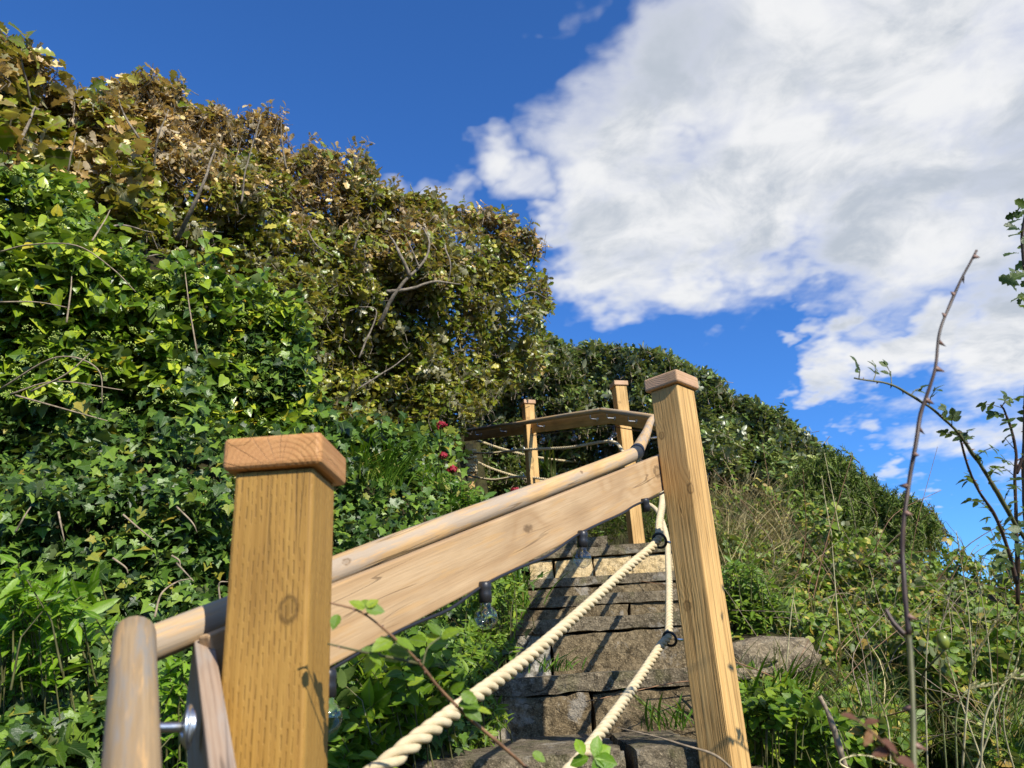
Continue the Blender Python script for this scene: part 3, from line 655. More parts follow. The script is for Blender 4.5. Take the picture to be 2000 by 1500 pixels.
for i, (x0, x1, Y, z) in enumerate(STEP3):
    ynext = STEP3[i+1][2] if i < 5 else Y + 1.1
    th = [0.095, 0.062, 0.065, 0.06, 0.06, 0.075][i]
    zb = (STEP3[i-1][3] if i else z - 0.42)
    tl = 0.0
    if i < 5:
        splits = {0: [0, .74, 1.0], 1: [0, 1.0], 2: [0, 1], 3: [0, 1], 4: [0, 1]}[i]
        for k in range(len(splits) - 1):
            a = x0 + (x1-x0)*splits[k]; b_ = x0 + (x1-x0)*splits[k+1]
            if i == 0 and k == 1: a += 0.02; b_ += 0.03
            V, F = rough_block(a + M_, b_ - M_, Y, ynext + 0.06, z - th + (0 if not (i == 0 and k == 1) else -0.02), z, seed=i*7+k*3, res=0.04)
            part('slab', V, F, M_SLAB, steps, smooth=False, world=True)
        sp = {0: [0, .45, 1.3], 1: [0, .46, 1.0], 2: [0, .22, 1.0], 3: [0, .62, 1], 4: [0, .45, 1]}[i]
        for k in range(len(sp) - 1):
            a = x0 + (x1-x0)*sp[k]; b_ = x0 + (x1-x0)*sp[k+1]
            m = M_PALE if (k == 0 and i == 2) else M_RISER
            V, F = rough_block(a + M_, b_ - M_, Y + 0.007 + 0.006*(k % 2), ynext - 0.03, zb - 0.05, z - th - 0.004, amp=0.007, seed=i*11+k+50, res=0.04)
            part('riser_stone', V, F, m, steps, smooth=False, world=True)
    else:
        sp = [0, .16, .40, .64, 1.0]
        zt = z - th
        for k in range(4):
            a = x0 + (x1-x0)*sp[k]; b_ = x0 + (x1-x0)*sp[k+1]
            V, F = rough_block(a + 0.006, b_ - 0.006, Y + 0.03 - 0.006*(k % 2), Y + 0.35, zb - 0.03, zt - 0.004, amp=0.006, seed=k+90, res=0.05)
            part('sandstone_block', V, F, M_OCHRE, steps, smooth=False, world=True)
        V, F = rough_block(x0 - 0.02, x1 + 0.03, Y, ynext, zt, z, seed=99, amp=0.006, res=0.05)
        part('slab', V, F, M_SLAB, steps, smooth=False, world=True)
        V, F = rough_block(x0 + 0.05, x0 + 0.62, Y + 0.08, ynext, z + 0.004, z + 0.085, seed=120, amp=0.007, res=0.05)
        part('slab', V, F, M_SLAB, steps, smooth=False, world=True)

# ------------------------------------------------------------------ timber fence with handrail
def vfrom(p, q): return np.asarray(q, float) - np.asarray(p, float)
near_top = P(556, 900, 1.03)
fence = thing('timber_fence', 'new timber fence with capped posts, plank and round handrail turning up beside the steps', 'fence', (near_top[0], near_top[1], -0.7))
def rot_frame(loc, ang):
    """local X up, local Y/Z across; ang turns the front face from -Y towards +X"""
    ca, sa = math.cos(R_(ang)), math.sin(R_(ang))
    M = Matrix.Identity(4)
    yv, zv = (ca, sa, 0), (sa, -ca, 0)      # Y = sideways, Z = front normal
    for i in range(3):
        M[i][0] = (0, 0, 1)[i]; M[i][1] = yv[i]; M[i][2] = zv[i]; M[i][3] = float(loc[i])
    return M
def post(top, ang, length, mat, capmat, w=0.100, capw=0.126, caph=0.042, lean=(0, 0), cap=True):
    M = rot_frame(top, ang)
    if lean != (0, 0): M = Matrix.Translation(M.translation) @ Matrix.Rotation(R_(lean[0]), 4, 'Y') @ Matrix.Rotation(R_(lean[1]), 4, 'X') @ Matrix.Translation(-M.translation) @ M
    bm_cuts = 10
    V, F = box((length, w, w), bevel=0.0045, segs=2, c=(-length/2, 0, 0))
    p = part('post', V, F, mat, fence, M, smooth=False)
    if cap:
        V, F = box((capw, capw, caph), bevel=0.007, segs=3)
        Mc = M @ Matrix(((0, 0, 1, caph/2 + 0.0006), (0, 1, 0, 0), (-1, 0, 0, 0), (0, 0, 0, 1)))
        # local X of the cap runs to the front so that its end grain shows there
        Mc = M @ Matrix.Translation((caph/2 + 0.0006, 0, 0)) @ Matrix.Rotation(R_(-90), 4, 'Y')
        part('cap', V, F, capmat, p, Mc, smooth=False)
    return p, M
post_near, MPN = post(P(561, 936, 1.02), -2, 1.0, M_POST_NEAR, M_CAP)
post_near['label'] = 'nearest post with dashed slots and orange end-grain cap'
post_right, MPR = post(P(1313, 764, 2.46), -43, 1.45, M_POST, M_CAP2)
post_b, MPB = post(P(1209, 757, 6.55), 14, 1.4, M_POST, M_CAP2)
post_c, MPC = post(P(1031, 792, 7.75), 20, 1.6, M_POST, M_CAP2)
post_l, MPL = post(P(914, 868, 9.2), 20, 1.2, M_POST, M_CAP2, cap=False)
post_k, MPK = post(P(1150, 884, 10.9), 20, 1.0, M_POST, M_CAP2, cap=False)

def rail(p, q, mat, r=0.0225, name='handrail', round_end=(False, False), seg=18):
    p = np.asarray(p, float); q = np.asarray(q, float); L = np.linalg.norm(q - p)
    M = frame(p, q - p)
    n = max(12, int(L / 0.06)); x = np.linspace(0, L, n)
    rr = np.full(n, r) * (1 + 0.018 * vnoise(np.c_[x, x*0, x*0], 3.0, int(L*100)))
    pts = np.c_[x, 0.0035 * np.sin(x * 2.3 + L), 0.003 * np.sin(x * 3.1)]
    if round_end[0]:
        k = np.array([0.02, 0.4, 0.7, 0.9]); pts = np.r_[np.c_[-r * np.sqrt(1 - k**2), k*0, k*0], pts]; rr = np.r_[r * k, rr]
    if round_end[1]:
        k = np.array([0.9, 0.7, 0.4, 0.02]); pts = np.r_[pts, np.c_[L + r * np.sqrt(1 - k**2), k*0, k*0]]; rr = np.r_[rr, r * k]
    V, F = tube(pts, rr, seg)
    return part(name, V, F, mat, fence, M)
# rail path: near corner -> A (by the right post) -> B (far landing corner) -> C -> D
K1a, K1b = P(268, 1246, 0.885), P(258, 1700, 0.52)
K2a, A3 = P(285, 1264, 0.93), P(1243, 884, 2.52)
B3, C3, D3 = P(1276, 815, 5.6), P(1175, 802, 6.35), P(905, 843, 9.0)
E3, F3 = P(985, 829, 9.5), P(1145, 872, 10.4)
rl1 = rail(K1b, K1a, M_RAIL_NEAR, round_end=(False, True)); rl1['label'] = 'greyed handrail nearest the viewer'
rail(K2a, A3, M_RAIL, round_end=(True, True))
rail(A3, B3, M_RAIL, round_end=(True, True))
rail(B3, C3, M_RAIL, round_end=(True, True))
rail(C3, D3, M_RAIL, round_end=(True, True))
u = (B3 - A3) / np.linalg.norm(B3 - A3)
V, F = tube([A3 + u*0.004, A3 + u*0.034, A3 + u*0.074], [0.0248, 0.0252, 0.0245], 20)
part('collar', V, F, M_TAPE, fence, world=True)

def plank(p, q, h, th, mat, name='board', mitre=0.0):
    """p,q: mid-height ends of the board's centre line; it stands on edge"""
    p = np.asarray(p, float); q = np.asarray(q, float); L = np.linalg.norm(q - p); M = frame(p, q - p)
    V, F = box((L, th, h), bevel=0.003, segs=2, c=(L/2, 0, 0))
    bmv = np.array(V)
    return part(name, bmv, F, mat, fence, M, smooth=False)
def mid(pt, pb): return 0.5 * (np.asarray(pt) + np.asarray(pb))
# board of the middle run (behind both posts)
b2a = mid(P(650, 1148, 1.13), P(650, 1291, 1.13)); b2b = mid(P(1287, 889, 2.44), P(1287, 954, 2.44))
d2 = (b2b - b2a) / np.linalg.norm(b2b - b2a)
nb = np.array([-d2[1], d2[0], 0]); nb /= np.linalg.norm(nb)                 # away from the viewer
b2 = plank(b2a - d2 * 0.205 + nb * 0.012, b2b + d2 * 0.03 - nb * 0.016, 0.106, 0.024, M_BOARD)
b2['label'] = 'long pale knotty plank of the middle run'
# near board
b1t_a, b1t_b = P(398, 1243, 0.99), P(439, 1520, 0.68)
d1 = (b1t_b - b1t_a) / np.linalg.norm(b1t_b - b1t_a)
b1m = frame(b1t_a, -d1); upv = np.array(b1m.col[2][:3])
b1 = plank(b1t_b + d1 * 0.25 - upv * 0.053, b1t_a - upv * 0.053, 0.106, 0.024, M_BOARD_OLD); b1['label'] = 'greyed plank nearest the viewer'
# right flight board (outside of the rail) and the far boards
def side_board(p, q, side, mat, drop=0.047, off=0.085, ext=(0, 0)):
    p = np.asarray(p, float); q = np.asarray(q, float); d = (q - p) / np.linalg.norm(q - p); M = frame(p, d)
    y = np.array(M.col[1][:3]) * side; z = np.array(M.col[2][:3])
    return plank(p + y*off - z*drop - d*ext[0], q + y*off - z*drop + d*ext[1], 0.106, 0.022, mat)
side_board(A3, B3, -1, M_BOARD_FAR, ext=(-0.06, 0.05))
side_board(B3, C3, -1, M_BOARD_FAR, ext=(-0.03, 0.03))
side_board(C3, D3, -1, M_BOARD_FAR, ext=(0.03, 0.15))

def bracket(base, tip, lift, name='bracket'):
    """L bracket: a rod out of the board and a short rise to the rail, with a round flange on the board"""
    base, tip = np.asarray(base, float), np.asarray(tip, float)
    top = np.asarray(lift, float)
    V1 = tube(chain([base, 0.5*(base+tip), tip*0.9+base*0.1, tip*0.93 + top*0.07, top], 5), 0.0048, 8)
    o = part(name, *V1, M_STEEL, fence, world=True)
    d = tip - base
    V, F = lathe([(0.0, 0.0), (0.017, 0.0), (0.0185, 0.0015), (0.016, 0.004), (0.006, 0.005), (0.006, 0.0)], 18)
    part('flange', V, F, M_STEEL, o, frame_z(base, d))
    return o
def frame_z(origin, zdir):
    return Matrix.Translation(Vector([float(q) for q in origin])) @ Vector([float(q) for q in zdir]).to_track_quat('Z', 'Y').to_matrix().to_4x4()
def brackets(p, q, side, fr, drop=0.066, off=0.085):
    p = np.asarray(p, float); q = np.asarray(q, float); d = (q - p) / np.linalg.norm(q - p); M = frame(p, d); L = np.linalg.norm(q-p)
    y = np.array(M.col[1][:3]) * side; z = np.array(M.col[2][:3])
    for f in fr:
        c = p + d * L * f
        bracket(c + y*(off - 0.0115) - z*drop*0.8, c + y*0.004 - z*drop*0.8, c - z*0.021)
brackets(A3, B3, -1, (0.05, 0.5, 0.95)); brackets(B3, C3, -1, (0.45, 0.88)); brackets(C3, D3, -1, (0.06, 0.38, 0.66, 0.88))
bracket(P(370, 1420, 0.775), P(305, 1421, 0.755), P(290, 1418, 0.755))
Mx = frame_z(P(373, 1420, 0.775), RC @ np.array([-1.0, 0, 0.25]))
V, F = lathe([(0.0, 0.0), (0.020, 0.0), (0.022, 0.002), (0.020, 0.004), (0.008, 0.006), (0.006, 0.0)], 22)
part('flange', V, F, M_STEEL, fence, Mx)

# rope rings on the posts
def ring(c, normal, R=0.022, r=0.0042, mat=M_BLACK, stem=None):
    V, F = torus(R, r)
    o = part('rope_ring', V, F, mat, fence, frame_z(c, normal))
    if stem is not None:
        part('ring_stem', *tube([np.asarray(stem, float), np.asarray(c) + (np.asarray(stem) - np.asarray(c)) * R / np.linalg.norm(np.asarray(stem) - np.asarray(c))], 0.004, 8), M_STEEL, o, world=True)
    return o
r1 = P(1288, 1056, 2.38); r2 = P(1308, 1248, 2.33)
rdir = np.array([0.42, 0.55, 0.25])
ring(r1, rdir, R=0.022, r=0.0042, stem=P(1312, 1060, 2.40)); ring(r2, rdir, R=0.021, r=0.0040, stem=P(1335, 1250, 2.36))
r3 = P(1192, 862, 6.4); r4 = P(1226, 966, 6.4); r5 = P(1022, 878, 7.6); r6 = P(1021, 931, 7.6)
for c in (r3, r4, r5, r6): ring(c, (1, 0.3, 0), R=0.034, r=0.0045, mat=M_STEEL, stem=c + np.array([0.05, 0.07, 0.0]))

# ------------------------------------------------------------------ ropes
def rope(pts, label, r=0.0128, mat=M_ROPE, group='natural fibre ropes threaded through the fence', n=9):
    path = chain(pts, n)
    seg = np.r_[0, np.cumsum(np.linalg.norm(np.diff(path, axis=0), axis=1))]; L = seg[-1]
    k = max(30, int(L / (r * 2 * 3.5 / 18))); k = min(k, 2600)
    s = np.linspace(0, L, k); path = np.c_[[np.interp(s, seg, path[:, j]) for j in range(3)]].T
    T, N, B = frames_along(path)
    o = thing('rope', label, 'rope', path[0], group)
    for j in range(3):
        a = s / (r * 2 * 3.5) * 2 * np.pi + j * 2 * np.pi / 3
        c = path + r * 0.55 * (np.cos(a)[:, None] * N + np.sin(a)[:, None] * B)
        part('strand', *tube(c, r * 0.50, 8), mat, o, world=True)
    return o
rope([P(560, 1640, 0.93), P(660, 1562, 0.95), P(740, 1503, 0.985), P(820, 1440, 1.05), P(930, 1358, 1.22), P(1040, 1276, 1.47), P(1150, 1180, 1.83), P(1230, 1105, 2.15), P(1282, 1058, 2.38),
      P(1288, 1020, 2.62), P(1293, 960, 3.2), P(1275, 915, 4.2), P(1222, 887, 5.6), r3, P(1110, 874, 7.0), r5, P(960, 885, 8.5), P(908, 884, 9.1)],
     'upper thick cream rope running from the near post past the right post')
rope([P(590, 1980, 0.96), P(900, 1705, 1.15), P(1105, 1512, 1.40), P(1172, 1432, 1.62), P(1240, 1338, 1.98), P(1290, 1262, 2.28), P(1305, 1240, 2.38), P(1307, 1190, 2.62), P(1306, 1110, 3.1), P(1300, 1040, 3.8), P(1281, 995, 4.8), P(1250, 977, 5.6), r4,
      P(1120, 946, 7.0), r6, P(960, 937, 8.5), P(902, 925, 9.1)],
     'lower thick cream rope crossing in front of the steps')
rope([P(924, 857, 9.15), P(972, 874, 9.4), P(1024, 888, 9.7), P(1075, 897, 10.0), P(1150, 905, 10.85)], 'upper of two thin shaded ropes behind the far fence run', mat=M_ROPE_FAR, r=0.015)
rope([P(924, 899, 9.12), P(965, 917, 9.3), P(1015, 932, 9.6), P(1075, 943, 10.0), P(1150, 952, 10.85)], 'lower of two thin shaded ropes starting at the knotted left post', mat=M_ROPE_FAR, r=0.015)
# rope wound round the far left post
def coil(c, n, R, h, label):
    a = np.linspace(0, 2*np.pi*n, 26*n)
    pts = np.c_[c[0] + R*np.cos(a) * (1 + 0.06*np.sin(3*a+1)), c[1] + R*np.sin(a), c[2] + h * a / a[-1] + 0.018*np.sin(a*1.0)]
    return rope(pts, label, r=0.0155, mat=M_ROPE_FAR, n=2)
pc = np.array(MPL.translation)
coil(pc + np.array([0, 0, -0.20]), 3, 0.085, 0.12, 'rope coil knotted round the far left post, upper knot')
coil(pc + np.array([0, 0, -0.36]), 3, 0.085, 0.10, 'rope coil knotted round the far left post, lower knot')

# ------------------------------------------------------------------ string lights
def bulb(parent, top, r=0.0205, lean=(0, 0), glass=True):
    M = Matrix.Translation(Vector([float(q) for q in top])) @ Matrix.Rotation(lean[0], 4, 'X') @ Matrix.Rotation(lean[1], 4, 'Y')
    V, F = lathe([(0.0, 0.010), (0.0105, 0.010), (0.0125, 0.006), (0.0130, -0.002), (0.0118, -0.006), (0.0125, -0.012), (0.0125, -0.028), (0.0, -0.029)], 18)
    so = part('socket', V, F, M_BLACK, parent, M)
    V, F = torus(0.0062, 0.0022, 14, 6)
    part('hanging_loop', V, F, M_BLACK, so, M @ Matrix.Translation((-0.013, 0.0, 0.004)) @ Matrix.Rotation(R_(70), 4, 'X'))
    if glass:
        prof = [(0.010, -0.026)] + [(r*math.sin(t), -0.026 - 0.006 - r + r*math.cos(t)) for t in np.linspace(0.52, math.pi - 0.02, 16)]
        part('bulb', *lathe(prof, 24), M_GLASS, so, M)
        fp = [(0.003*math.cos(k*1.3), 0.003*math.sin(k*1.3), -0.030 - k*0.0022) for k in range(10)]
        part('filament', *tube(fp, 0.0007, 5), M_FIL, so, M)
    return so
def on_board(px, py, t):  # point on the front face of the middle board at image x
    return P(px, py, 1 / (1/1.13*(1-t) + 1/2.44*t))
def tpar(px): return (px - 650) / 637
cord_px = [(585, 1342), (650, 1296), (740, 1243), (800, 1214), (860, 1188), (922, 1144), (985, 1112), (1045, 1086), (1085, 1058), (1110, 1042), (1150, 1022), (1190, 1004), (1212, 990), (1232, 981), (1262, 968), (1284, 957)]
lights = thing('string_lights', 'black festoon light cord with clear round bulbs under the middle plank', 'string lights', on_board(922, 1144, tpar(922)) + np.array([0, -0.012, 0]), 'festoon lights along the fence')
cpts = [on_board(x, y + 3, tpar(x)) - nb * (0.012 + 0.030 * max(0, tpar(x))) for x, y in cord_px]
part('cord', *tube(chain(cpts, 5), 0.0033, 6), M_BLACK, lights, world=True)
for (x, y, ln, gl) in [(922, 1150, (0.05, 0.0), True), (1110, 1050, (0, 0.10), True), (1232, 985, (0.2, -0.1), False), (624, 1322, (0, 0), True)]:
    bulb(lights, on_board(x, y, tpar(x)) - nb * (0.016 + 0.030 * max(0, tpar(x))), r=0.022, lean=ln, glass=gl)
lights2 = thing('string_lights', 'second festoon light cord with tiny bulbs under the far landing board', 'string lights', C3 + np.array([0, 0.1, -0.15]), 'festoon lights along the fence')
def below(p, q, t, off=0.085, drop=0.122):
    d = (q - p) / np.linalg.norm(q - p); M = frame(p, d)
    return p + (q-p)*t - np.array(M.col[1][:3])*off - np.array(M.col[2][:3])*drop
cp2 = [below(B3, C3, t) for t in (0.1, 0.4, 0.7, 1.0)] + [below(C3, D3, t) for t in (0.08, 0.25, 0.45, 0.65, 0.82, 0.95)]
part('cord', *tube(chain(cp2, 6), 0.004, 6), M_BLACK, lights2, world=True)
for t in (0.30, 0.93): bulb(lights2, below(B3, C3, t) + np.array([0, -0.012, -0.012]), r=0.028)
for t in (0.2, 0.40, 0.68, 0.80): bulb(lights2, below(C3, D3, t) + np.array([0, -0.012, -0.012]), r=0.028)

# ================================================================== plants
# ---- leaf shapes: x across, y along from the stalk, z up; returns verts, triangles, uv
def outline_leaf(half, centre_y, fold=0.18, droop=0.10):
    pts = [(0.0, half[0][1])] if False else []
    L = [(-x, y) for x, y in half if x > 0][::-1]; Rr = [(x, y) for x, y in half if x > 0]
    base = (0.0, half[0][1]); tip = (0.0, half[-1][1])
    ring_ = [base] + Rr + [tip] + L
    V = [(0.0, centre_y, 0.0)] + [(x, y, 0) for x, y in ring_]
    V = np.array(V, float)
    V[:, 2] = fold * np.abs(V[:, 0]) - droop * (V[:, 1] - 0.2) ** 2 * np.sign(V[:, 1] - 0.2)
    V[0, 2] += 0.02
    n = len(ring_); F = np.array([(0, 1 + i, 1 + (i + 1) % n) for i in range(n)])
    return V, F, V[:, :2].copy()
def rib_leaf(half, fold=0.2, droop=0.15, wave=0.0):
    """leaf as strips each side of a midrib: half = [(x,y)...] from base to tip"""
    V = []; F = []; n = len(half)
    for i, (x, y) in enumerate(half):
        z = -droop * y * y
        V += [(-x, y, z + fold * x + wave * math.sin(i*2.1)), (0, y, z), (x, y, z + fold * x - wave * math.sin(i*2.1 + 1))]
    for i in range(n - 1):
        a, b_ = 3*i, 3*(i+1)
        for k in (0, 1):
            F += [(a+k, a+k+1, b_+k+1), (a+k, b_+k+1, b_+k)]
    V = np.array(V, float); return V, np.array(F), V[:, :2].copy()
IVY = outline_leaf([(0, 0.0), (0.20, -0.10), (0.40, -0.04), (0.36, 0.14), (0.56, 0.34), (0.30, 0.42), (0.16, 0.66), (0, 0.98)], 0.22, 0.16, 0.18)
IVY_A = outline_leaf([(0, 0.0), (0.24, -0.04), (0.42, 0.16), (0.40, 0.38), (0.24, 0.68), (0, 1.0)], 0.32, 0.25, 0.22)   # adult, unlobed
OAK = rib_leaf([(0.015, 0), (0.06, 0.10), (0.16, 0.24), (0.10, 0.32), (0.26, 0.46), (0.16, 0.55), (0.31, 0.69), (0.19, 0.77), (0.20, 0.90), (0.0, 1.0)], 0.30, 0.22, 0.02)
ELL = rib_leaf([(0.01, 0), (0.15, 0.18), (0.23, 0.45), (0.17, 0.75), (0.0, 1.0)], 0.28, 0.18)
OVAL = rib_leaf([(0.01, 0), (0.20, 0.15), (0.31, 0.42), (0.24, 0.72), (0.0, 1.0)], 0.25, 0.15)
LANCE = rib_leaf([(0.01, 0), (0.10, 0.2), (0.14, 0.5), (0.08, 0.8), (0.0, 1.0)], 0.35, 0.22)
SERR = rib_leaf([(0.01, 0), (0.22, 0.10), (0.25, 0.20), (0.33, 0.30), (0.31, 0.44), (0.33, 0.54), (0.24, 0.66), (0.20, 0.78), (0.0, 1.0)], 0.22, 0.16)
BLADE = rib_leaf([(0.010, 0), (0.018, 0.2), (0.020, 0.4), (0.018, 0.6), (0.012, 0.82), (0.0, 1.0)], 0.5, 0.55)
SPINE = (np.array([(-0.10, 0, 0), (0.10, 0, 0), (0, 1, 0), (0, 0, 0.12)], float), np.array([(0, 1, 2), (0, 3, 2)]), np.array([(-.1, 0), (.1, 0), (0, 1), (0, 0)], float))
PETAL = (np.array([(-0.4, 0, 0), (0.4, 0, 0), (0.35, 0.9, 0.1), (-0.35, 0.9, 0.1)], float), np.array([(0, 1, 2), (0, 2, 3)]), np.array([(-.4, 0), (.4, 0), (.3, 1), (-.3, 1)], float))

def nrm(a): return a / (np.linalg.norm(a, axis=-1, keepdims=True) + 1e-12)
def basis(n, t):
    """per-leaf axes: normal n, tip direction t"""
    n = nrm(n); y = nrm(t - (t * n).sum(-1, keepdims=True) * n); x = np.cross(y, n); return x, y, n
class Leaves:
    def __init__(self): self.p, self.n, self.t, self.s = [], [], [], []
    def add(self, p, n, t, s):
        p = np.atleast_2d(p); k = len(p)
        self.p.append(p); self.n.append(np.broadcast_to(n, (k, 3))); self.t.append(np.broadcast_to(t, (k, 3))); self.s.append(np.broadcast_to(np.asarray(s, float), (k,)))
    def get(self):
        return np.concatenate(self.p), np.concatenate(self.n), np.concatenate(self.t), np.concatenate(self.s)
def leaf_geo(base, p, n, t, s):
    V0, F0, U0 = base; x, y, z = basis(n, t); k = len(p); m = len(V0)
    V = p[:, None] + s[:, None, None] * (V0[None, :, 0:1]*x[:, None] + V0[None, :, 1:2]*y[:, None] + V0[None, :, 2:3]*z[:, None])
    F = (F0[None] + (np.arange(k) * m)[:, None, None]).reshape(-1, 3)
    return V.reshape(-1, 3), F, np.tile(U0, (k, 1))
LEAFMESH = {}
def grow(parent, lv, base, mat, name='leaf', singles=300, mass='foliage', minpx=9.0, variants=4):
    """the leaves that show largest become objects of their own, the rest one mass"""
    p, n, t, s = lv.get()
    sel = np.zeros(len(p), bool)
    if singles:
        px, py, d = proj(p + nrm(t) * s[:, None] * 0.4)
        ok = (px > 0) & (px < 2000) & (py > 0) & (py < 1500) & (d > 0.2)
        key = (np.floor(px / 14).astype(int) * 1000 + np.floor(py / 14).astype(int))
        best = {}
        for i in np.where(ok)[0]:
            k = key[i]
            if k not in best or d[i] < d[best[k]]: best[k] = i
        cand = np.array(list(best.values()), int)
        if len(cand):
            size = s[cand] * FPX / d[cand]
            cand = cand[size > minpx]; size = s[cand] * FPX / d[cand]
            cand = cand[np.argsort(-size)][:singles]; sel[cand] = True
    rest = ~sel
    if rest.any():
        V, F, U = leaf_geo(base, p[rest], n[rest], t[rest], s[rest])
        o = part(mass, V, F, mat, parent, uv=U, world=True)
        if rest.sum() > 30: o['kind'] = 'stuff'
    x, y, z = basis(n, t)
    key = (id(base[0]), mat.name, name)
    if key not in LEAFMESH: LEAFMESH[key] = mesh(name, base[0], base[1], mat, base[2])
    me = LEAFMESH[key]
    for i in np.where(sel)[0]:
        M = Matrix.Identity(4); q = s[i]
        for r in range(3):
            M[r][0], M[r][1], M[r][2], M[r][3] = x[i][r]*q, y[i][r]*q, z[i][r]*q, p[i][r]
        link(name, me, parent, M)

UPV = np.array([0, 0, 1.0]); TOC = np.array([0, -1.0, 0.0])
def rand_dirs(n, r): v = r.normal(size=(n, 3)); return nrm(v)
def many_tubes(paths, rads, seg=5):
    return cat_geo([tube(p, r, seg, cap=False) for p, r in zip(paths, rads)])

# ------------------------------------------------------------------ ivy
def bank_leaves(poly, n, depth, thick, size, seed, droop=0.75, nz=(0.18, -0.62, 0.72), jit=0.68, lump=0.15, hole=0.0):
    r = np.random.default_rng(seed); q = scatter(poly, n, seed) + 15.0 * r.normal(size=(n, 2)); d = idw(depth, q)
    p0 = unproj(q, d)
    lumpn = vnoise(p0, 2.6, seed) ; fine = vnoise(p0, 7, seed + 3)
    d = d + lump * lumpn + lump * 0.35 * fine + thick * r.random(n) ** 1.6 - 0.02
    keep = np.ones(n, bool)
    if hole: keep = ~((vnoise(p0, 3.4, seed + 9) + 0.4 * fine > hole) & (r.random(n) < 0.8))
    q, d = q[keep], d[keep]; n = len(q); p = unproj(q, d)
    g = np.array(nz) + jit * r.normal(size=(n, 3)); 
    t = np.array([0.05, -0.45, -droop]) + 0.55 * r.normal(size=(n, 3))
    s = size * np.exp(0.28 * r.normal(size=n))
    return p, g, t, s
ivy_low = thing('ivy', 'dark glossy ivy carpeting the lower bank behind the near post', 'ivy', P(300, 1450, 2.1), 'ivy covering the bank')
lv = Leaves(); lv.add(*bank_leaves(LOW1, 34000, IVY_DEPTH, 0.32, 0.038, 21, hole=0.80))
grow(ivy_low, lv, IVY, M_IVY, 'leaf', 300, 'ivy_leaves')
ivy_up = thing('ivy', 'bright green flowering ivy mounded over the upper bank below the oak', 'ivy', P(300, 800, 3.6), 'ivy covering the bank')
lv = Leaves(); lv.add(*bank_leaves(UP1, 22000, ivy_up_depth, 0.36, 0.047, 33, nz=(0.22, -0.5, 0.8), lump=0.20, hole=0.92))
lv.add(*bank_leaves([(330, 500), (420, 460), (440, 520), (400, 560), (340, 560)], 90, [(380, 510, 3.8)], 0.2, 0.055, 35))
grow(ivy_up, lv, IVY_A, M_IVY_B, 'leaf', 300, 'ivy_leaves')
# darker ivy skirt where the upper mound hangs over
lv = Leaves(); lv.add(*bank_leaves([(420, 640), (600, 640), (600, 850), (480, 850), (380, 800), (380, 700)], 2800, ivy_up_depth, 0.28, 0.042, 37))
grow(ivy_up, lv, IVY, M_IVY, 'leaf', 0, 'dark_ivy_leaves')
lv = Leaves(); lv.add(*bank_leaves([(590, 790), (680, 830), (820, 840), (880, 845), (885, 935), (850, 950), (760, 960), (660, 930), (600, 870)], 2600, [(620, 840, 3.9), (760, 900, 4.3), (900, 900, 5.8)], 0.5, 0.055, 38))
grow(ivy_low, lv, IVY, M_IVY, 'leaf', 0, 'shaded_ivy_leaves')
# flower umbels: little balls on stalks
def umbels(parent, pts, R, seed):
    r = np.random.default_rng(seed); geo = []
    for c in pts:
        for k in range(16):
            dv = rand_dirs(1, r)[0]; dv[2] = abs(dv[2]) * 0.9 - 0.2; e = c + dv * R
            w = R * 0.20
            geo.append((e + w * np.array([(1, 0, 0), (-1, 0, 0), (0, 1, 0), (0, -1, 0), (0, 0, 1), (0, 0, -1)], float), [(0, 2, 4), (2, 1, 4), (1, 3, 4), (3, 0, 4), (2, 0, 5), (1, 2, 5), (3, 1, 5), (0, 3, 5)]))
    V, F = cat_geo(geo); o = part('flower_umbels', V, F, M_UMBEL, parent, world=True); o['kind'] = 'stuff'
q = scatter(UP1, 170, 41); q = q[(q[:, 0] < 560)]
umbels(ivy_up, unproj(q, idw(ivy_up_depth, q) - 0.13), 0.019, 2)
# bare ivy runners
def runner(parent, pts, r0=0.004, mat=M_TWIG, name='stem'):
    c = chain(pts, 7); rr = np.linspace(r0, r0 * 0.45, len(c))
    return part(name, *tube(c, rr, 6), mat, parent, world=True)
for pts in [[(0, 492, 3.2), (60, 478, 3.15), (150, 480, 3.1), (220, 525, 3.1), (265, 570, 3.1)], [(0, 760, 2.95), (110, 698, 2.9), (190, 720, 2.9), (200, 790, 2.9)], [(20, 770, 2.9), (110, 745, 2.9), (240, 762, 2.9)],
            [(30, 772, 2.9), (130, 800, 2.9), (210, 822, 2.95)], [(60, 765, 2.9), (130, 730, 2.9), (175, 690, 2.95)], [(0, 590, 3.0), (70, 590, 3.0), (130, 600, 3.0)], [(130, 630, 3.0), (138, 570, 3.05), (140, 540, 3.1)], [(180, 470, 3.3), (205, 430, 3.4), (215, 410, 3.5)],
            [(385, 690, 3.4), (370, 600, 3.45), (360, 520, 3.6)]]:
    runner(ivy_up, [P(*q) for q in pts])
for pts in [[(114, 1000, 2.45), (120, 1030, 2.42), (126, 1058, 2.42)], [(302, 1205, 2.2), (315, 1160, 2.25), (345, 1137, 2.3), (375, 1130, 2.3)], [(240, 1005, 2.5), (275, 1035, 2.5), (300, 1055, 2.5)], [(345, 990, 2.55), (375, 1020, 2.5), (385, 1040, 2.5)],
            [(430, 1175, 2.3), (428, 1140, 2.3), (445, 1136, 2.3)], [(335, 1085, 2.4), (350, 1095, 2.4), (352, 1110, 2.4)], [(30, 1040, 2.4), (50, 1005, 2.4), (60, 990, 2.45)], [(345, 1100, 2.4), (378, 1135, 2.35)], [(220, 1090, 2.4), (245, 1108, 2.4), (250, 1120, 2.4)]]:
    runner(ivy_low, [P(*q) for q in pts], 0.0035)

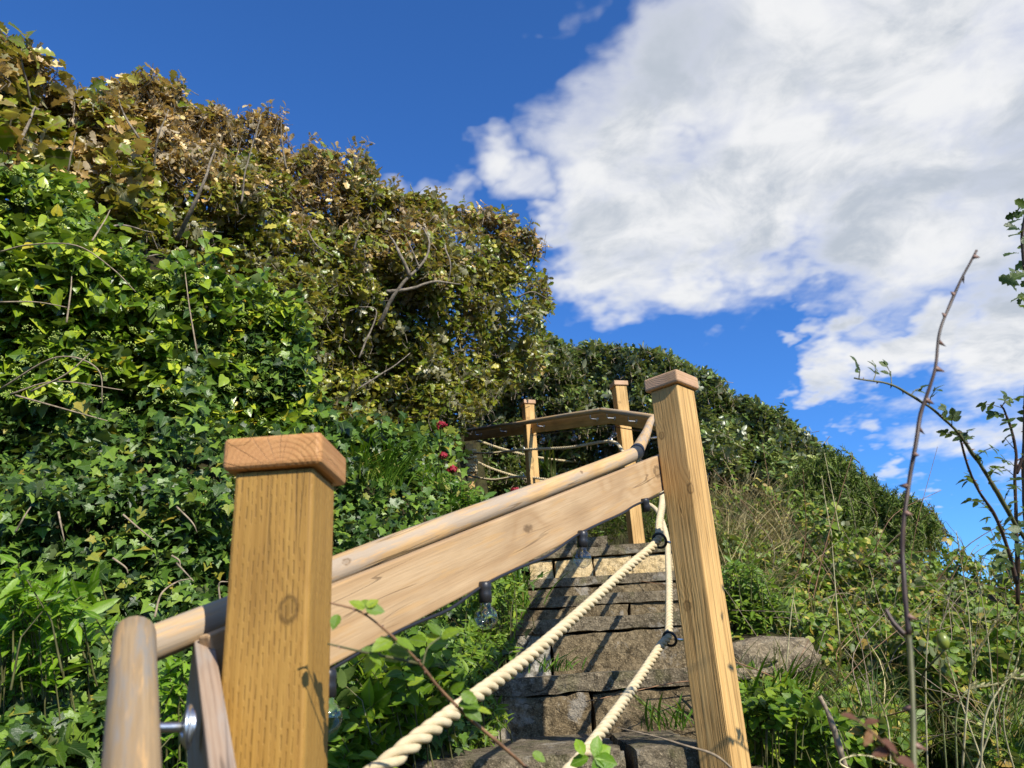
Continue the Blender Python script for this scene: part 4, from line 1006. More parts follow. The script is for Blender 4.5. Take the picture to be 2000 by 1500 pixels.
# ------------------------------------------------------------------ oak scrub
def oak(label, poly, n_tips, seed, limbs, brown=0.35, singles=300, size=0.098, trunk=None):
    r = np.random.default_rng(seed)
    root = P(*trunk[0])
    o = thing('oak_tree', label, 'tree', root, 'scrubby oaks crowning the bank')
    q = scatter(poly, n_tips, seed); below = poly_top_dist(q, SKY_OAK)
    d0 = depth_oak(q); p0 = unproj(q, d0)
    lump = vnoise(p0, 1.7, seed) * 0.42 + vnoise(p0, 4.5, seed + 2) * 0.10
    thick = np.clip(below / 170.0, 0.12, 1.0)
    keep = (below > -4) & ((vnoise(p0, 5.0, seed + 8, 2) + 0.35 * r.normal(size=n_tips) > np.where(below > 90, -0.62, -0.42)))
    q, d0, lump, thick = q[keep], d0[keep], lump[keep], thick[keep]; n = len(q)
    u_ = r.random(n)
    d = d0 + lump + (1 - thick) * 0.35 + thick * 1.15 * u_ ** 1.5
    tips = unproj(q, d)
    out = nrm(np.array([0.18, -0.55, 0.62]) + 0.55 * r.normal(size=(n, 3)))
    # stray shoots above the outline
    xs = np.array([c_[0] for c_ in poly]); sk = np.array(SKY_OAK + [(1082, 590)], float); ns = int((xs.max() - xs.min()) / 9)
    sq = np.c_[r.uniform(max(xs.min(), -400), min(xs.max(), 1075), ns), np.zeros(ns)]; sq[:, 1] = np.interp(sq[:, 0], sk[:, 0], sk[:, 1]) + r.uniform(8, 34, ns)
    sb = unproj(sq, depth_oak(sq) + 0.25 + 0.3 * r.random(ns)); sdir = nrm(np.array([0.25, -0.1, 0.9]) + 0.45 * r.normal(size=(ns, 3))); sl = r.uniform(0.06, 0.24, ns) * np.where(sq[:, 0] < 200, 0.6, 1.0)
    st_paths = []
    for k_ in range(ns):
        e_ = sb[k_] + sdir[k_] * sl[k_] + 0.03 * r.normal(size=3); st_paths.append([sb[k_] - sdir[k_] * 0.12, 0.5 * (sb[k_] + e_) + 0.012 * r.normal(size=3), e_])
    ext = np.concatenate([sb + sdir * (sl * f_)[:, None] for f_ in (0.55, 1.0)])
    tips = np.r_[tips, ext]; out = np.r_[out, nrm(np.tile(sdir, (2, 1)) + 0.25 * r.normal(size=(2 * ns, 3)))]
    q = np.r_[q, np.tile(sq, (2, 1))]; below = np.r_[below[keep], np.full(2 * ns, 5.0)]; n = len(tips)
    A, B = Leaves(), Leaves()
    isb = (vnoise(tips, 1.6, seed + 4) * 0.5 + 0.25 * r.normal(size=n) + np.clip((190 - below) / 190, -0.6, 0.8) * 0.55) > (0.42 - brown)
    for k in range(7):
        ang = k * 2.399 + r.random(n) * 1.0
        e1 = nrm(np.cross(out, np.array([0.3, 0.2, 1.0]))); e2 = np.cross(out, e1)
        side = np.cos(ang)[:, None] * e1 + np.sin(ang)[:, None] * e2
        t = nrm(side + out * r.uniform(0.0, 0.9, (n, 1)) + np.array([0, 0, -0.12]))
        nn = nrm(out * 1.0 - side * 0.25 + 0.42 * r.normal(size=(n, 3)))
        pos = tips - out * (0.012 * k + 0.01) + 0.012 * r.normal(size=(n, 3))
        s = size * np.exp(0.25 * r.normal(size=n)) * (0.92 if k > 4 else 1.0)
        s = np.where(isb, s * 0.82, s)
        m_ = r.random(n) < 0.93
        A.add(pos[m_ & ~isb], nn[m_ & ~isb], t[m_ & ~isb], s[m_ & ~isb])
        B.add(pos[m_ & isb], nn[m_ & isb], t[m_ & isb], s[m_ & isb])
    crown = part('crown', *many_tubes([[tip, tip - ou * 0.05 + 0.006 * r.normal(size=3), tip - ou * 0.10 + 0.012 * r.normal(size=3), tip - ou * 0.15 + 0.02 * r.normal(size=3)] for tip, ou in zip(tips, out)],
                                      [[0.0014, 0.002, 0.0024, 0.003]] * n, 4), M_BARK, o, world=True)
    crown['kind'] = 'stuff'
    grow(crown, A, OAK, M_OAK, 'leaf', singles * 6 // 10, 'green_leaves')
    grow(crown, B, OAK, M_OAK_B, 'leaf', singles * 4 // 10, 'brown_leaves')
    part('shoots', *many_tubes(st_paths, [[0.005, 0.0035, 0.002]] * len(st_paths), 4), M_BARK, o, world=True)['kind'] = 'stuff'
    # limbs
    tr = [P(*t_) for t_ in trunk]; c = chain(tr, 6)
    part('trunk', *tube(c, np.linspace(0.075, 0.022, len(c)), 9), M_BARK, o, world=True)
    for L in limbs:
        c = chain([P(*t_) for t_ in L], 6); c = c + 0.006 * np.c_[vnoise(c, 9, seed), vnoise(c, 9, seed+1), vnoise(c, 9, seed+2)]
        r0 = 0.017 if len(L) > 3 else 0.008
        part('limb', *tube(c, np.linspace(r0, r0 * 0.3, len(c)), 7), M_BARK, o, world=True)
    return o
oak('tall oak with large green lobed leaves at the top left corner', [(-420, 25), (-80, 60), (0, 85), (60, 98), (130, 180), (180, 205), (230, 190), (320, 420), (280, 470), (200, 420), (140, 360), (40, 320), (-420, 330)], 2600, 51,
    [[(20, 330, 4.4), (35, 290, 4.3), (50, 255, 4.3), (70, 210, 4.5)], [(25, 322, 4.35), (8, 300, 4.3), (-10, 285, 4.3)], [(120, 430, 4.6), (135, 330, 4.5), (150, 260, 4.5)], [(60, 200, 4.5), (45, 130, 4.4), (42, 95, 4.4)]],
    brown=0.05, trunk=[(90, 560, 4.9), (80, 450, 5.0), (60, 330, 4.8), (70, 210, 4.7)], size=0.108)
oak('sun-bleached oak with browned leaf tufts in the middle of the skyline', [(160, 200), (270, 145), (350, 165), (430, 205), (545, 222), (575, 295), (650, 298), (690, 290), (700, 330), (740, 480), (640, 600), (560, 560), (430, 530), (330, 500), (240, 470), (200, 400)], 5000, 52,
    [[(345, 470, 5.0), (375, 410, 4.9), (400, 350, 4.9), (420, 290, 5.0)], [(270, 270, 4.7), (240, 215, 4.7), (230, 195, 4.7)], [(300, 330, 4.8), (310, 260, 4.75), (330, 215, 4.8)], [(470, 400, 5.2), (480, 330, 5.2), (510, 225, 5.3)], [(200, 450, 4.3), (240, 440, 4.4), (300, 455, 4.5)], [(220, 480, 4.3), (280, 500, 4.4), (320, 495, 4.5)],
     [(560, 330, 5.4), (550, 270, 5.4), (548, 235, 5.4)]],
    brown=0.42, trunk=[(420, 640, 6.3), (400, 540, 6.4), (380, 430, 6.2), (420, 300, 5.9)], size=0.062)
oak('broad olive-green oak with bare grey limbs above the far landing', [(690, 285), (745, 355), (850, 380), (920, 408), (985, 410), (1045, 455), (1052, 490), (1040, 520), (1068, 555), (1078, 590), (1050, 615), (1062, 650), (1060, 720), (980, 760), (940, 800), (900, 850), (800, 850), (740, 860), (650, 860), (600, 800), (580, 660), (570, 560), (620, 500), (640, 470)], 6900, 53,
    [[(740, 635, 6.0), (765, 585, 5.95), (795, 545, 5.95), (832, 505, 6.0), (838, 470, 6.1), (826, 445, 6.2)], [(800, 540, 5.95), (782, 500, 5.9), (770, 475, 5.95), (760, 460, 6)], [(818, 520, 5.95), (808, 495, 5.95), (790, 455, 6.0)], [(755, 570, 5.95), (800, 565, 5.95), (850, 550, 6.0), (900, 555, 6.1)], [(690, 490, 5.7), (700, 460, 5.7), (710, 450, 5.7)],
     [(600, 450, 5.5), (620, 480, 5.5), (650, 500, 5.5)], [(1010, 580, 6.6), (1040, 570, 6.6), (1070, 585, 6.6)], [(870, 480, 6.2), (880, 520, 6.1), (870, 560, 6.1)], [(700, 700, 5.8), (735, 610, 5.9), (700, 600, 5.8)], [(690, 330, 5.7), (702, 300, 5.7), (705, 285, 5.7)], [(700, 760, 5.8), (760, 720, 5.9), (800, 690, 6.0)]],
    brown=0.06, trunk=[(800, 860, 7.3), (790, 760, 7.2), (760, 640, 6.9), (850, 520, 6.9)], size=0.068)

# ------------------------------------------------------------------ evergreen shrubs behind the landing
def evergreen(label, poly, n, depth, seed, skyl, size=0.075, base=None, singles=300, mat=M_HOLM):
    r = np.random.default_rng(seed); o = thing('evergreen_shrub', label, 'shrub', P(*base), 'evergreen shrubs on the ridge')
    q = scatter(poly, n, seed); below = poly_top_dist(q, skyl); d0 = idw(depth, q); p0 = unproj(q, d0)
    thick = np.clip(below / 120, 0.15, 1)
    d = d0 + 0.30 * vnoise(p0, 1.5, seed) + 0.12 * vnoise(p0, 4, seed + 1) + thick * 1.1 * r.random(n) ** 1.5 + (1 - thick) * 0.4
    tips = unproj(q, d); out = nrm(np.array([0.15, -0.35, 0.85]) + 0.50 * r.normal(size=(n, 3)))
    A = Leaves()
    for k in range(9):
        e1 = nrm(np.cross(out, np.array([0.3, 0.2, 1.0]))); e2 = np.cross(out, e1); a = k * 2.399 + r.random(n)
        side = np.cos(a)[:, None] * e1 + np.sin(a)[:, None] * e2
        t = nrm(side * 0.8 + out * r.uniform(0.3, 1.1, (n, 1)))
        A.add(tips - out * (0.016 * k) + 0.008 * r.normal(size=(n, 3)), nrm(out - side * 0.6 + 0.3 * r.normal(size=(n, 3))), t, size * np.exp(0.22 * r.normal(size=n)))
    crown = part('crown', *many_tubes([[tip, tip - ou * 0.08, tip - ou * 0.18] for tip, ou in zip(tips, out)], [[0.002, 0.003, 0.004]] * n, 4), M_TWIG, o, world=True)
    crown['kind'] = 'stuff'
    grow(crown, A, ELL, mat, 'leaf', singles, 'leaves')
    b0 = P(*base)
    for k in range(4):
        c = tips[r.integers(0, n)] + np.array([0, 0.5, -0.2]); m_ = 0.5 * (b0 + c) + 0.1 * r.normal(size=3)
        part('trunk', *tube(chain([b0 + np.array([0.05*k, 0, 0]), m_, c], 6), np.linspace(0.045, 0.012, 13), 7), M_BARK, o, world=True)
    return o
evergreen('dark evergreen shrub in deep shade behind the far landing fence', [(930, 740), (1060, 640), (1110, 676), (1130, 690), (1120, 960), (1000, 980), (900, 960), (900, 800)], 3000, EV_D, 61, SKY_E, base=(1010, 960, 10.4), singles=300)
evergreen('grey-green evergreen shrub on the skyline behind the far post', [(1090, 674), (1160, 666), (1250, 680), (1305, 690), (1345, 720), (1330, 930), (1240, 960), (1110, 960)], 2600, EV_D, 62, SKY_E, base=(1240, 960, 10.6), size=0.08)
evergreen('rounded evergreen shrub right of the tall right post', [(1320, 700), (1400, 730), (1430, 768), (1520, 796), (1570, 845), (1600, 868), (1655, 915), (1640, 960), (1560, 965), (1480, 950), (1370, 945), (1310, 930)], 2000, EV_D, 63, SKY_E, base=(1480, 980, 9.2), size=0.078)

# ------------------------------------------------------------------ gorse
def gorse(label, poly, n, depth, seed, base):
    r = np.random.default_rng(seed); o = thing('gorse_bush', label, 'bush', P(*base), 'gorse bushes on the right-hand ridge')
    q = scatter(poly, n, seed); d0 = idw(depth, q); p0 = unproj(q, d0)
    d = d0 + 0.30 * vnoise(p0, 2.2, seed) + 0.6 * r.random(n) ** 1.4
    tips = unproj(q, d); tips[:, 2] += 0.10 * r.random(n); out = nrm(np.array([0.15, -0.2, 0.9]) + 0.38 * r.normal(size=(n, 3)))
    A = Leaves()
    for k in range(44):
        f = r.random(n); a = k * 2.399 + r.random(n)
        e1 = nrm(np.cross(out, np.array([0.3, 0.2, 1.0]))); e2 = np.cross(out, e1)
        side = np.cos(a)[:, None] * e1 + np.sin(a)[:, None] * e2
        t = nrm(side * 0.8 + out * 0.75)
        A.add(tips - out * (f * 0.20)[:, None], nrm(np.cross(t, side) + 0.5 * r.normal(size=(n, 3))), t, (0.034 + 0.030 * f) * np.exp(0.2 * r.normal(size=n)))
    sh = part('shoots', *many_tubes([[tip + ou * 0.02, tip - ou * 0.25] for tip, ou in zip(tips, out)], [[0.003, 0.006]] * n, 4), M_CANE_G, o, world=True); sh['kind'] = 'stuff'
    grow(o, A, SPINE, M_GORSE, 'spine', 0, 'spines')
    b0 = P(*base)
    for k in range(3):
        c = tips[r.integers(0, n)] + np.array([0, 0.2, -0.1])
        part('stem', *tube(chain([b0, 0.5*(b0+c) + 0.05*r.normal(size=3), c], 5), np.linspace(0.025, 0.008, 11), 6), M_BARK, o, world=True)
gorse('dense dark gorse bush below the evergreen on the ridge', [(1540, 930), (1600, 900), (1640, 880), (1690, 925), (1715, 935), (1720, 1000), (1700, 1060), (1620, 1040), (1540, 990)], 750, GD, 71, (1620, 1040, 7.4))
gorse('spiky gorse bush at the right end of the ridge', [(1690, 940), (1720, 955), (1745, 968), (1790, 975), (1830, 1005), (1838, 1040), (1800, 1070), (1790, 1110), (1720, 1090), (1690, 1050)], 650, GD, 72, (1770, 1110, 7.3))

# ------------------------------------------------------------------ bramble thicket and grasses on the right-hand bank
def trifol(p, g, t, s, r):
    """three leaflets to each leaf"""
    x, y, z = basis(g, t); out = []
    for a, k in ((0.0, 1.0), (1.15, 0.85), (-1.15, 0.85)):
        tt = y * math.cos(a) + x * math.sin(a); out.append((p + tt * (s * 0.10)[:, None], g + 0.25 * r.normal(size=p.shape), tt, s * k))
    return out
bram = thing('bramble_thicket', 'tangled bramble and dog rose thicket covering the right-hand bank', 'brambles', P(1700, 1300, 3.7))
r = np.random.default_rng(81)
p, g, t, s = bank_leaves(BANK, 12500, BR_D, 0.50, 0.040, 82, nz=(0.25, -0.55, 0.75), lump=0.22, hole=0.72)
lv = Leaves()
for a in trifol(p, g, t, s, r): lv.add(*a)
grow(bram, lv, SERR, M_BRAM, 'leaf', 300, 'bramble_leaves', minpx=10)
THIN = (BLADE[0] * np.array([0.45, 1, 1]), BLADE[1], BLADE[2])
def arcs(poly, n, depth, seed, L=(0.25, 0.7), rad=(0.0012, 0.0032), up=(0.1, -0.1, 0.6), bend=0.7):
    r = np.random.default_rng(seed); q = scatter(poly, n, seed); base = unproj(q, idw(depth, q) + 0.15 * r.random(n)); P_, R_r = [], []
    for b0 in base:
        d_ = nrm(np.array(up) + 0.55 * r.normal(size=3)); l = r.uniform(*L); d2_ = nrm(d_ + bend * r.normal(size=3) * np.array([1, 1, 0.5]) + np.array([0, 0, -0.35 * bend]))
        c = chain([b0, b0 + d_ * l * 0.4, b0 + d_ * l * 0.6 + d2_ * l * 0.4], 5); P_.append(c); r0 = r.uniform(*rad); R_r.append(np.linspace(r0, r0 * 0.5, len(c)))
    return many_tubes(P_, R_r, 4)
o = part('dead_stems', *arcs(BANK, 150, BR_D, 83), M_TWIG, bram, world=True); o['kind'] = 'stuff'
o = part('red_canes', *arcs(BANK, 60, BR_D, 84, L=(0.4, 1.0), rad=(0.002, 0.004)), M_STEMR, bram, world=True); o['kind'] = 'stuff'
def blades(poly, n, depth, seed, size, base=BLADE, up=(0.1, -0.1, 1.0), j=0.4, back=0.1):
    r = np.random.default_rng(seed); q = scatter(poly, n, seed); p = unproj(q, idw(depth, q) + back * r.random(n))
    t = np.array(up) + j * r.normal(size=(n, 3)); g = nrm(np.cross(t, rand_dirs(n, r)))
    g *= np.sign(g[:, 2:3] + 1e-6)
    return p, g, t, size * np.exp(0.3 * r.normal(size=n))
gr = thing('grass', 'long pale dry grass growing through the right-hand bank', 'grass', P(1450, 1050, 5.5), kind='stuff')
lv = Leaves(); lv.add(*blades([(1380, 960), (1500, 965), (1560, 1050), (1520, 1170), (1400, 1190)], 900, BR_D, 85, 0.22, back=0.3)); lv.add(*blades(BANK, 700, BR_D, 86, 0.2, back=0.3))
o = grow(gr, lv, THIN, M_DRY, 'blade', 0, 'dry_blades')
lv = Leaves(); lv.add(*blades([(1385, 1060), (1470, 1080), (1520, 1180), (1500, 1230), (1400, 1225)], 500, BR_D, 87, 0.17)); lv.add(*blades([(1430, 1330), (1640, 1310), (2040, 1380), (2040, 1540), (1420, 1540)], 700, BR_D, 88, 0.17)); lv.add(*blades([(1100, 960), (1240, 960), (1300, 1060), (1080, 1045)], 500, [(1170, 1000, 6.9), (1270, 1030, 6.6)], 89, 0.2))
grow(gr, lv, THIN, M_GRASS, 'blade', 0, 'green_blades')
# low leafy weeds behind the landing edge and beside the steps
def weeds(label, poly, n, depth, seed, size, base_leaf, mat, base, thick=0.25, singles=200, nz=(0.15, -0.5, 0.8), kind=None, name='weed_plant', cat='plant', lump=0.12, stems=True, group='leafy weeds beside the steps'):
    r = np.random.default_rng(seed); o = thing(name, label, cat, P(*base), group)
    q = scatter(poly, n, seed); d = idw(depth, q); p0 = unproj(q, d); d = d + lump * vnoise(p0, 3, seed) + thick * r.random(n) ** 1.5
    tips = unproj(q, d); out = nrm(np.array(nz) + 0.42 * r.normal(size=(n, 3))); A = Leaves()
    for k in range(9):
        e1 = nrm(np.cross(out, np.array([0.3, 0.2, 1.0]))); e2 = np.cross(out, e1); a = k * 2.399 + r.random(n)
        side = np.cos(a)[:, None] * e1 + np.sin(a)[:, None] * e2
        t_ = nrm(side + out * r.uniform(0.0, 0.55, (n, 1)))
        A.add(tips - out * (size * 0.18 * k), nrm(out - side * 0.25 + 0.25 * r.normal(size=(n, 3))), t_, size * np.exp(0.2 * r.normal(size=n)) * (0.75 if k < 2 else 1.0))
    grow(o, A, base_leaf, mat, 'leaf', singles, 'foliage')
    if stems:
        st = part('stems', *many_tubes([[tip, tip - ou * size * 2.0, tip - ou * size * 2.6 + np.array([0, 0.03, -0.08])] for tip, ou in zip(tips, out)], [[0.0015, 0.002, 0.003]] * n, 4), M_CANE_G, o, world=True); st['kind'] = 'stuff'
    return o
weeds('lime-green lance-leaved spurge at the left edge beside the near handrail', [(-30, 1130), (30, 1090), (80, 1140), (150, 1160), (190, 1200), (120, 1240), (110, 1290), (60, 1320), (-30, 1330)], 62, [(50, 1200, 1.85)], 91, 0.062, LANCE, M_SPURGE, (60, 1400, 1.95), thick=0.15, name='spurge_plant')
weeds('lime-green lance-leaved spurge between the near handrail and the near post', [(325, 1290), (375, 1280), (380, 1400), (370, 1500), (330, 1500)], 22, [(350, 1380, 1.75)], 92, 0.050, LANCE, M_SPURGE, (350, 1560, 1.85), thick=0.1, name='spurge_plant')
weeds('mid-green narrow-leaved plant mounded above the middle plank', [(740, 900), (800, 905), (860, 915), (930, 945), (960, 975), (900, 985), (850, 1000), (780, 960)], 120, [(850, 950, 4.5)], 93, 0.062, LANCE, M_STRAP, (850, 1010, 4.7))
weeds('leafy green plant with oval leaves at the foot of the near post', [(645, 1380), (720, 1370), (760, 1420), (740, 1500), (645, 1500)], 26, [(690, 1440, 1.75)], 94, 0.050, OVAL, M_WEED, (690, 1540, 1.85), thick=0.15)
weeds('ragged green weeds growing over the left edge of the steps', [(930, 1130), (1010, 1120), (1020, 1180), (990, 1260), (930, 1330), (880, 1330), (900, 1240)], 120, [(960, 1200, 3.35), (920, 1310, 2.7)], 95, 0.050, LANCE, M_WEED, (950, 1330, 3.1))
weeds('narrow-leaved weeds hanging over the left end of the second step', [(850, 1370), (950, 1335), (985, 1390), (960, 1440), (890, 1480)], 60, [(900, 1400, 2.4), (970, 1390, 2.55)], 191, 0.040, LANCE, M_WEED, (900, 1500, 2.5), thick=0.15)
weeds('low green weeds at the foot of the right post beside the bottom step', [(1400, 1420), (1460, 1400), (1520, 1480), (1500, 1540), (1400, 1540)], 40, [(1450, 1470, 2.5)], 192, 0.038, OVAL, M_WEED, (1450, 1560, 2.6), thick=0.12)
weeds('dense green plant beside the right post above the pale boulder', [(1400, 1100), (1470, 1090), (1530, 1160), (1520, 1230), (1430, 1225), (1405, 1160)], 150, [(1450, 1160, 3.9)], 96, 0.052, LANCE, M_WEED, (1460, 1235, 3.8))
weeds('low leafy weeds under the right post at the bottom of the bank', [(1435, 1330), (1560, 1330), (1640, 1400), (1690, 1440), (1680, 1520), (1440, 1520)], 110, [(1480, 1400, 2.4), (1750, 1450, 2.3)], 97, 0.045, OVAL, M_WEED, (1600, 1530, 2.5))
weeds('shaded green plant behind the landing slab next to the far post', [(1110, 955), (1200, 975), (1300, 960), (1300, 1050), (1190, 1045), (1080, 1035)], 150, [(1200, 1000, 7.0)], 98, 0.075, LANCE, M_BRAM, (1200, 1050, 7.1))
weeds('bramble sprays with toothed leaves below the middle plank', [(660, 1250), (800, 1230), (900, 1290), (880, 1420), (740, 1440), (650, 1350)], 60, [(760, 1330, 1.95), (860, 1360, 2.2)], 99, 0.052, SERR, M_WEED, (760, 1450, 2.1), group='leafy weeds beside the steps')

# ------------------------------------------------------------------ strap-leaved clumps
def strap_clump(label, base, n, L, seed, mat=M_STRAP, spread=0.55, w=1.6, name='montbretia_clump'):
    r = np.random.default_rng(seed); b0 = P(*base); o = thing(name, label, 'plant', b0, 'strap-leaved clumps')
    b2 = (BLADE[0] * np.array([w, 1, 1]), BLADE[1], BLADE[2]); A = Leaves()
    ang = r.random(n) * 2 * np.pi; t = np.c_[np.cos(ang) * spread * r.random(n), np.sin(ang) * spread * r.random(n) - 0.15, np.ones(n)]
    g = np.c_[np.cos(ang), np.sin(ang), np.full(n, 0.35)]
    A.add(b0 + 0.05 * np.c_[r.normal(size=n), r.normal(size=n), np.zeros(n)], g, t, L * np.exp(0.22 * r.normal(size=n)))
    key = id(b2[0]); grow(o, A, b2, mat, 'leaf', n, 'leaves', minpx=1)
    STRAPS.append(b2)
    return o
STRAPS = []
strap_clump('tall arching strap-leaved clump behind the near post cap', (745, 955, 4.05), 100, 0.25, 101, w=0.9)
strap_clump('second strap-leaved clump to the right of the near post cap', (700, 945, 3.85), 70, 0.20, 102, w=0.9)
strap_clump('strap-leaved clump hanging at the left edge of the upper steps', (1000, 1185, 3.7), 90, 0.17, 103, spread=1.0, w=1.1)
strap_clump('grassy strap-leaved clump at the base of the right post', (1520, 1430, 2.7), 110, 0.22, 104, w=1.0)
strap_clump('small grassy tuft on the third step under the rope', (1080, 1312, 2.93), 36, 0.075, 105, spread=1.1, w=2.2, name='grass_tuft')
strap_clump('small grassy tuft against the right post at the second step', (1310, 1425, 2.42), 40, 0.11, 106, spread=0.9, w=1.6, name='grass_tuft')
strap_clump('dark tuft of grass behind the far landing rails', (1075, 935, 8.4), 30, 0.30, 107, mat=M_GRASS, name='grass_tuft')

# ------------------------------------------------------------------ red valerian
def valerian(label, head, foot, seed, R=0.05):
    r = np.random.default_rng(seed); h = P(*head); f = P(*foot); o = thing('red_valerian', label, 'flower', f, 'red valerian by the landing')
    part('stem', *tube(chain([f, 0.5*(f+h) + 0.01*r.normal(size=3), h], 6), 0.0035, 6), M_CANE_G, o, world=True)
    A = Leaves(); n = 90; dv = rand_dirs(n, r); dv[:, 2] = np.abs(dv[:, 2]) * 0.8 - 0.2
    A.add(h + dv * R * r.uniform(0.5, 1, (n, 1)), dv, rand_dirs(n, r), R * 0.36)
    grow(o, A, PETAL, M_FLOWER, 'petal', 0, 'flower_head')
    B = Leaves()
    for k in range(6):
        tt = 0.15 + 0.12 * k; a = k * 1.57; c = f + (h - f) * tt
        for sg in (1, -1): B.add(c, np.array([0, -0.3, 0.9]), np.array([math.cos(a) * sg, math.sin(a) * sg, 0.25]), 0.075)
    grow(o, B, LANCE, M_WEED, 'leaf', 12, 'leaves', minpx=1)
valerian('topmost red valerian head on a tall stem below the oak', (862, 830, 4.75), (856, 940, 4.95), 111, 0.036)
valerian('red valerian head left of the knotted post', (866, 890, 4.8), (866, 960, 4.95), 112, 0.034)
valerian('lower red valerian head touching the knotted rope post', (884, 918, 4.85), (880, 975, 5.0), 113, 0.040)
valerian('red valerian head just above the round handrail', (1006, 958, 5.6), (1000, 1000, 5.7), 114, 0.036)

# ------------------------------------------------------------------ boulder and stones
def rock(label, c, size, seed, name='boulder', group=None):
    bm = bmesh.new(); bmesh.ops.create_icosphere(bm, subdivisions=4, radius=1.0); bm.verts.index_update(); V, F = bm_geo(bm)
    V = V / np.abs(V).max(1)[:, None] ** 0.55
    V = V * (1 + 0.16 * vnoise(V, 1.1, seed)[:, None] + 0.05 * vnoise(V, 4, seed + 1)[:, None]); V = V * np.array(size)
    V += 0.004 * np.c_[vnoise(V, 40, 1), vnoise(V, 40, 2), vnoise(V, 40, 3)]
    o = part(name, V, F, M_ROCK, None, Matrix.Translation(Vector([float(q) for q in c])), smooth=True); return tag(o, label, 'rock', group)
rock('broad pale weathered boulder right of the right post', P(1492, 1288, 3.42), (0.21, 0.16, 0.084), 3)
rock('small tan stone under the boulder edge beside the post', P(1445, 1318, 3.05), (0.045, 0.05, 0.022), 8, 'stone', 'small stones below the boulder')
rock('small flat stone lying right of the tan stone', P(1478, 1316, 3.08), (0.04, 0.05, 0.015), 9, 'stone', 'small stones below the boulder')

# ------------------------------------------------------------------ thorny canes in the foreground
def thorns(path, rad, n, seed, size=0.008):
    r = np.random.default_rng(seed); geo = []; T, N, B = frames_along(path)
    for i in np.linspace(3, len(path) - 3, n).astype(int):
        a = r.random() * 6.28; dv = np.cos(a) * N[i] + np.sin(a) * B[i]; rr = rad[i]; c = path[i]
        tip = c + dv * (rr + size) - T[i] * size * 0.35; s = size * 0.42
        geo.append((np.array([c + dv * rr * 0.7 + T[i] * s, c + dv * rr * 0.7 - T[i] * s, c + dv * rr * 0.7 + np.cross(T[i], dv) * s * 0.5, c + dv * rr * 0.7 - np.cross(T[i], dv) * s * 0.5, tip]), [(0, 2, 4), (2, 1, 4), (1, 3, 4), (3, 0, 4)]))
    return geo
def cane(o, pts, r0, r1, mat, nth, seed, th=0.008, name='cane'):
    c = chain([P(*q) for q in pts], 8); rr = np.linspace(r0, r1, len(c)); rr = rr * (1 + 0.22 * vnoise(c, 26, seed)); c = c + (0.35 * r0) * np.c_[vnoise(c, 14, seed + 1), vnoise(c, 14, seed + 2), vnoise(c, 14, seed + 3)]
    st = part(name, *tube(c, rr, 9), mat, o, world=True)
    if nth:
        for V, F in thorns(c, rr, nth, seed, th): part('thorn', V, F, M_THORN, st, world=True)
    return c
c1 = thing('bramble_cane', 'tall bare dark thorny cane rising against the clouds at the right', 'cane', P(1786, 1560, 0.72))
cane(c1, [(1786, 1560, 0.72), (1784, 1440, 0.76), (1781, 1330, 0.80), (1775, 1240, 0.84)], 0.0031, 0.0030, M_CANE_G, 5, 121, 0.010, 'cane')
cane(c1, [(1775, 1240, 0.84), (1768, 1150, 0.86), (1763, 1080, 0.88), (1765, 1020, 0.89), (1773, 950, 0.91), (1788, 870, 0.93), (1800, 800, 0.95), (1826, 720, 0.96), (1836, 650, 0.98), (1858, 590, 1.0), (1882, 540, 1.01), (1908, 490, 1.02)], 0.0030, 0.0016, M_CANE, 15, 122, 0.010, 'cane')
cane(c1, [(1768, 1240, 0.84), (1745, 1215, 0.85), (1730, 1190, 0.86)], 0.0028, 0.002, M_CANE, 0, 123, name='side_shoot')
# sprays with leaves
def leaflets(o, path, spots, size, seed, base=SERR, mat=M_ROSE, n=5, name='leaf', up=(0, -0.3, 0.8)):
    """pinnate leaves along a stem; each leaf a stalk with 5 or 7 leaflets"""
    r = np.random.default_rng(seed); T, N, B = frames_along(path); A = Leaves(); st = []
    for f in spots:
        i = int(np.clip(f * (len(path) - 1), 0, len(path) - 1)); c = path[i]
        dv = nrm(np.array([r.normal(), -0.2 + 0.5 * r.normal(), 0.35 + 0.5 * r.normal()]) + 0.4 * T[i]); L = size * 2.0 * r.uniform(0.7, 1.15)
        nv = nrm(np.array(up) + 0.5 * r.normal(size=3)); sd = nrm(np.cross(dv, nv)); end = c + dv * L
        st.append([c, c + dv * L * 0.5 + nv * 0.004, end])
        A.add(end, nv, dv, size)
        for k in range((n - 1) // 2):
            m_ = c + dv * L * (0.95 - 0.40 * k)
            for sg in (1, -1): A.add(m_, nv + 0.3 * r.normal(size=3), dv * 0.5 + sd * sg, size * r.uniform(0.75, 0.95))
    part('leaf_stalks', *many_tubes(st, [[0.0011, 0.0009, 0.0007]] * len(st), 5), M_CANE_G, o, world=True)['kind'] = 'stuff'
    grow(o, A, base, mat, name, 300, 'leaves', minpx=1)
rose = thing('dog_rose', 'dog rose bush with arching leafy sprays at the right edge', 'rose bush', P(1990, 1180, 1.9))
pA = cane(rose, [(2060, 1150, 1.7), (2000, 1052, 1.65), (1960, 985, 1.6), (1925, 925, 1.58), (1890, 872, 1.55), (1850, 822, 1.53), (1800, 786, 1.5), (1740, 752, 1.48), (1668, 738, 1.47)], 0.0052, 0.0016, M_CANE_G, 22, 131, 0.006)
pB = cane(rose, [(1985, 1140, 1.75), (1968, 1070, 1.75), (1945, 1010, 1.73), (1915, 965, 1.7), (1892, 915, 1.65), (1872, 852, 1.6)], 0.0045, 0.0022, M_CANE, 12, 132, 0.006)
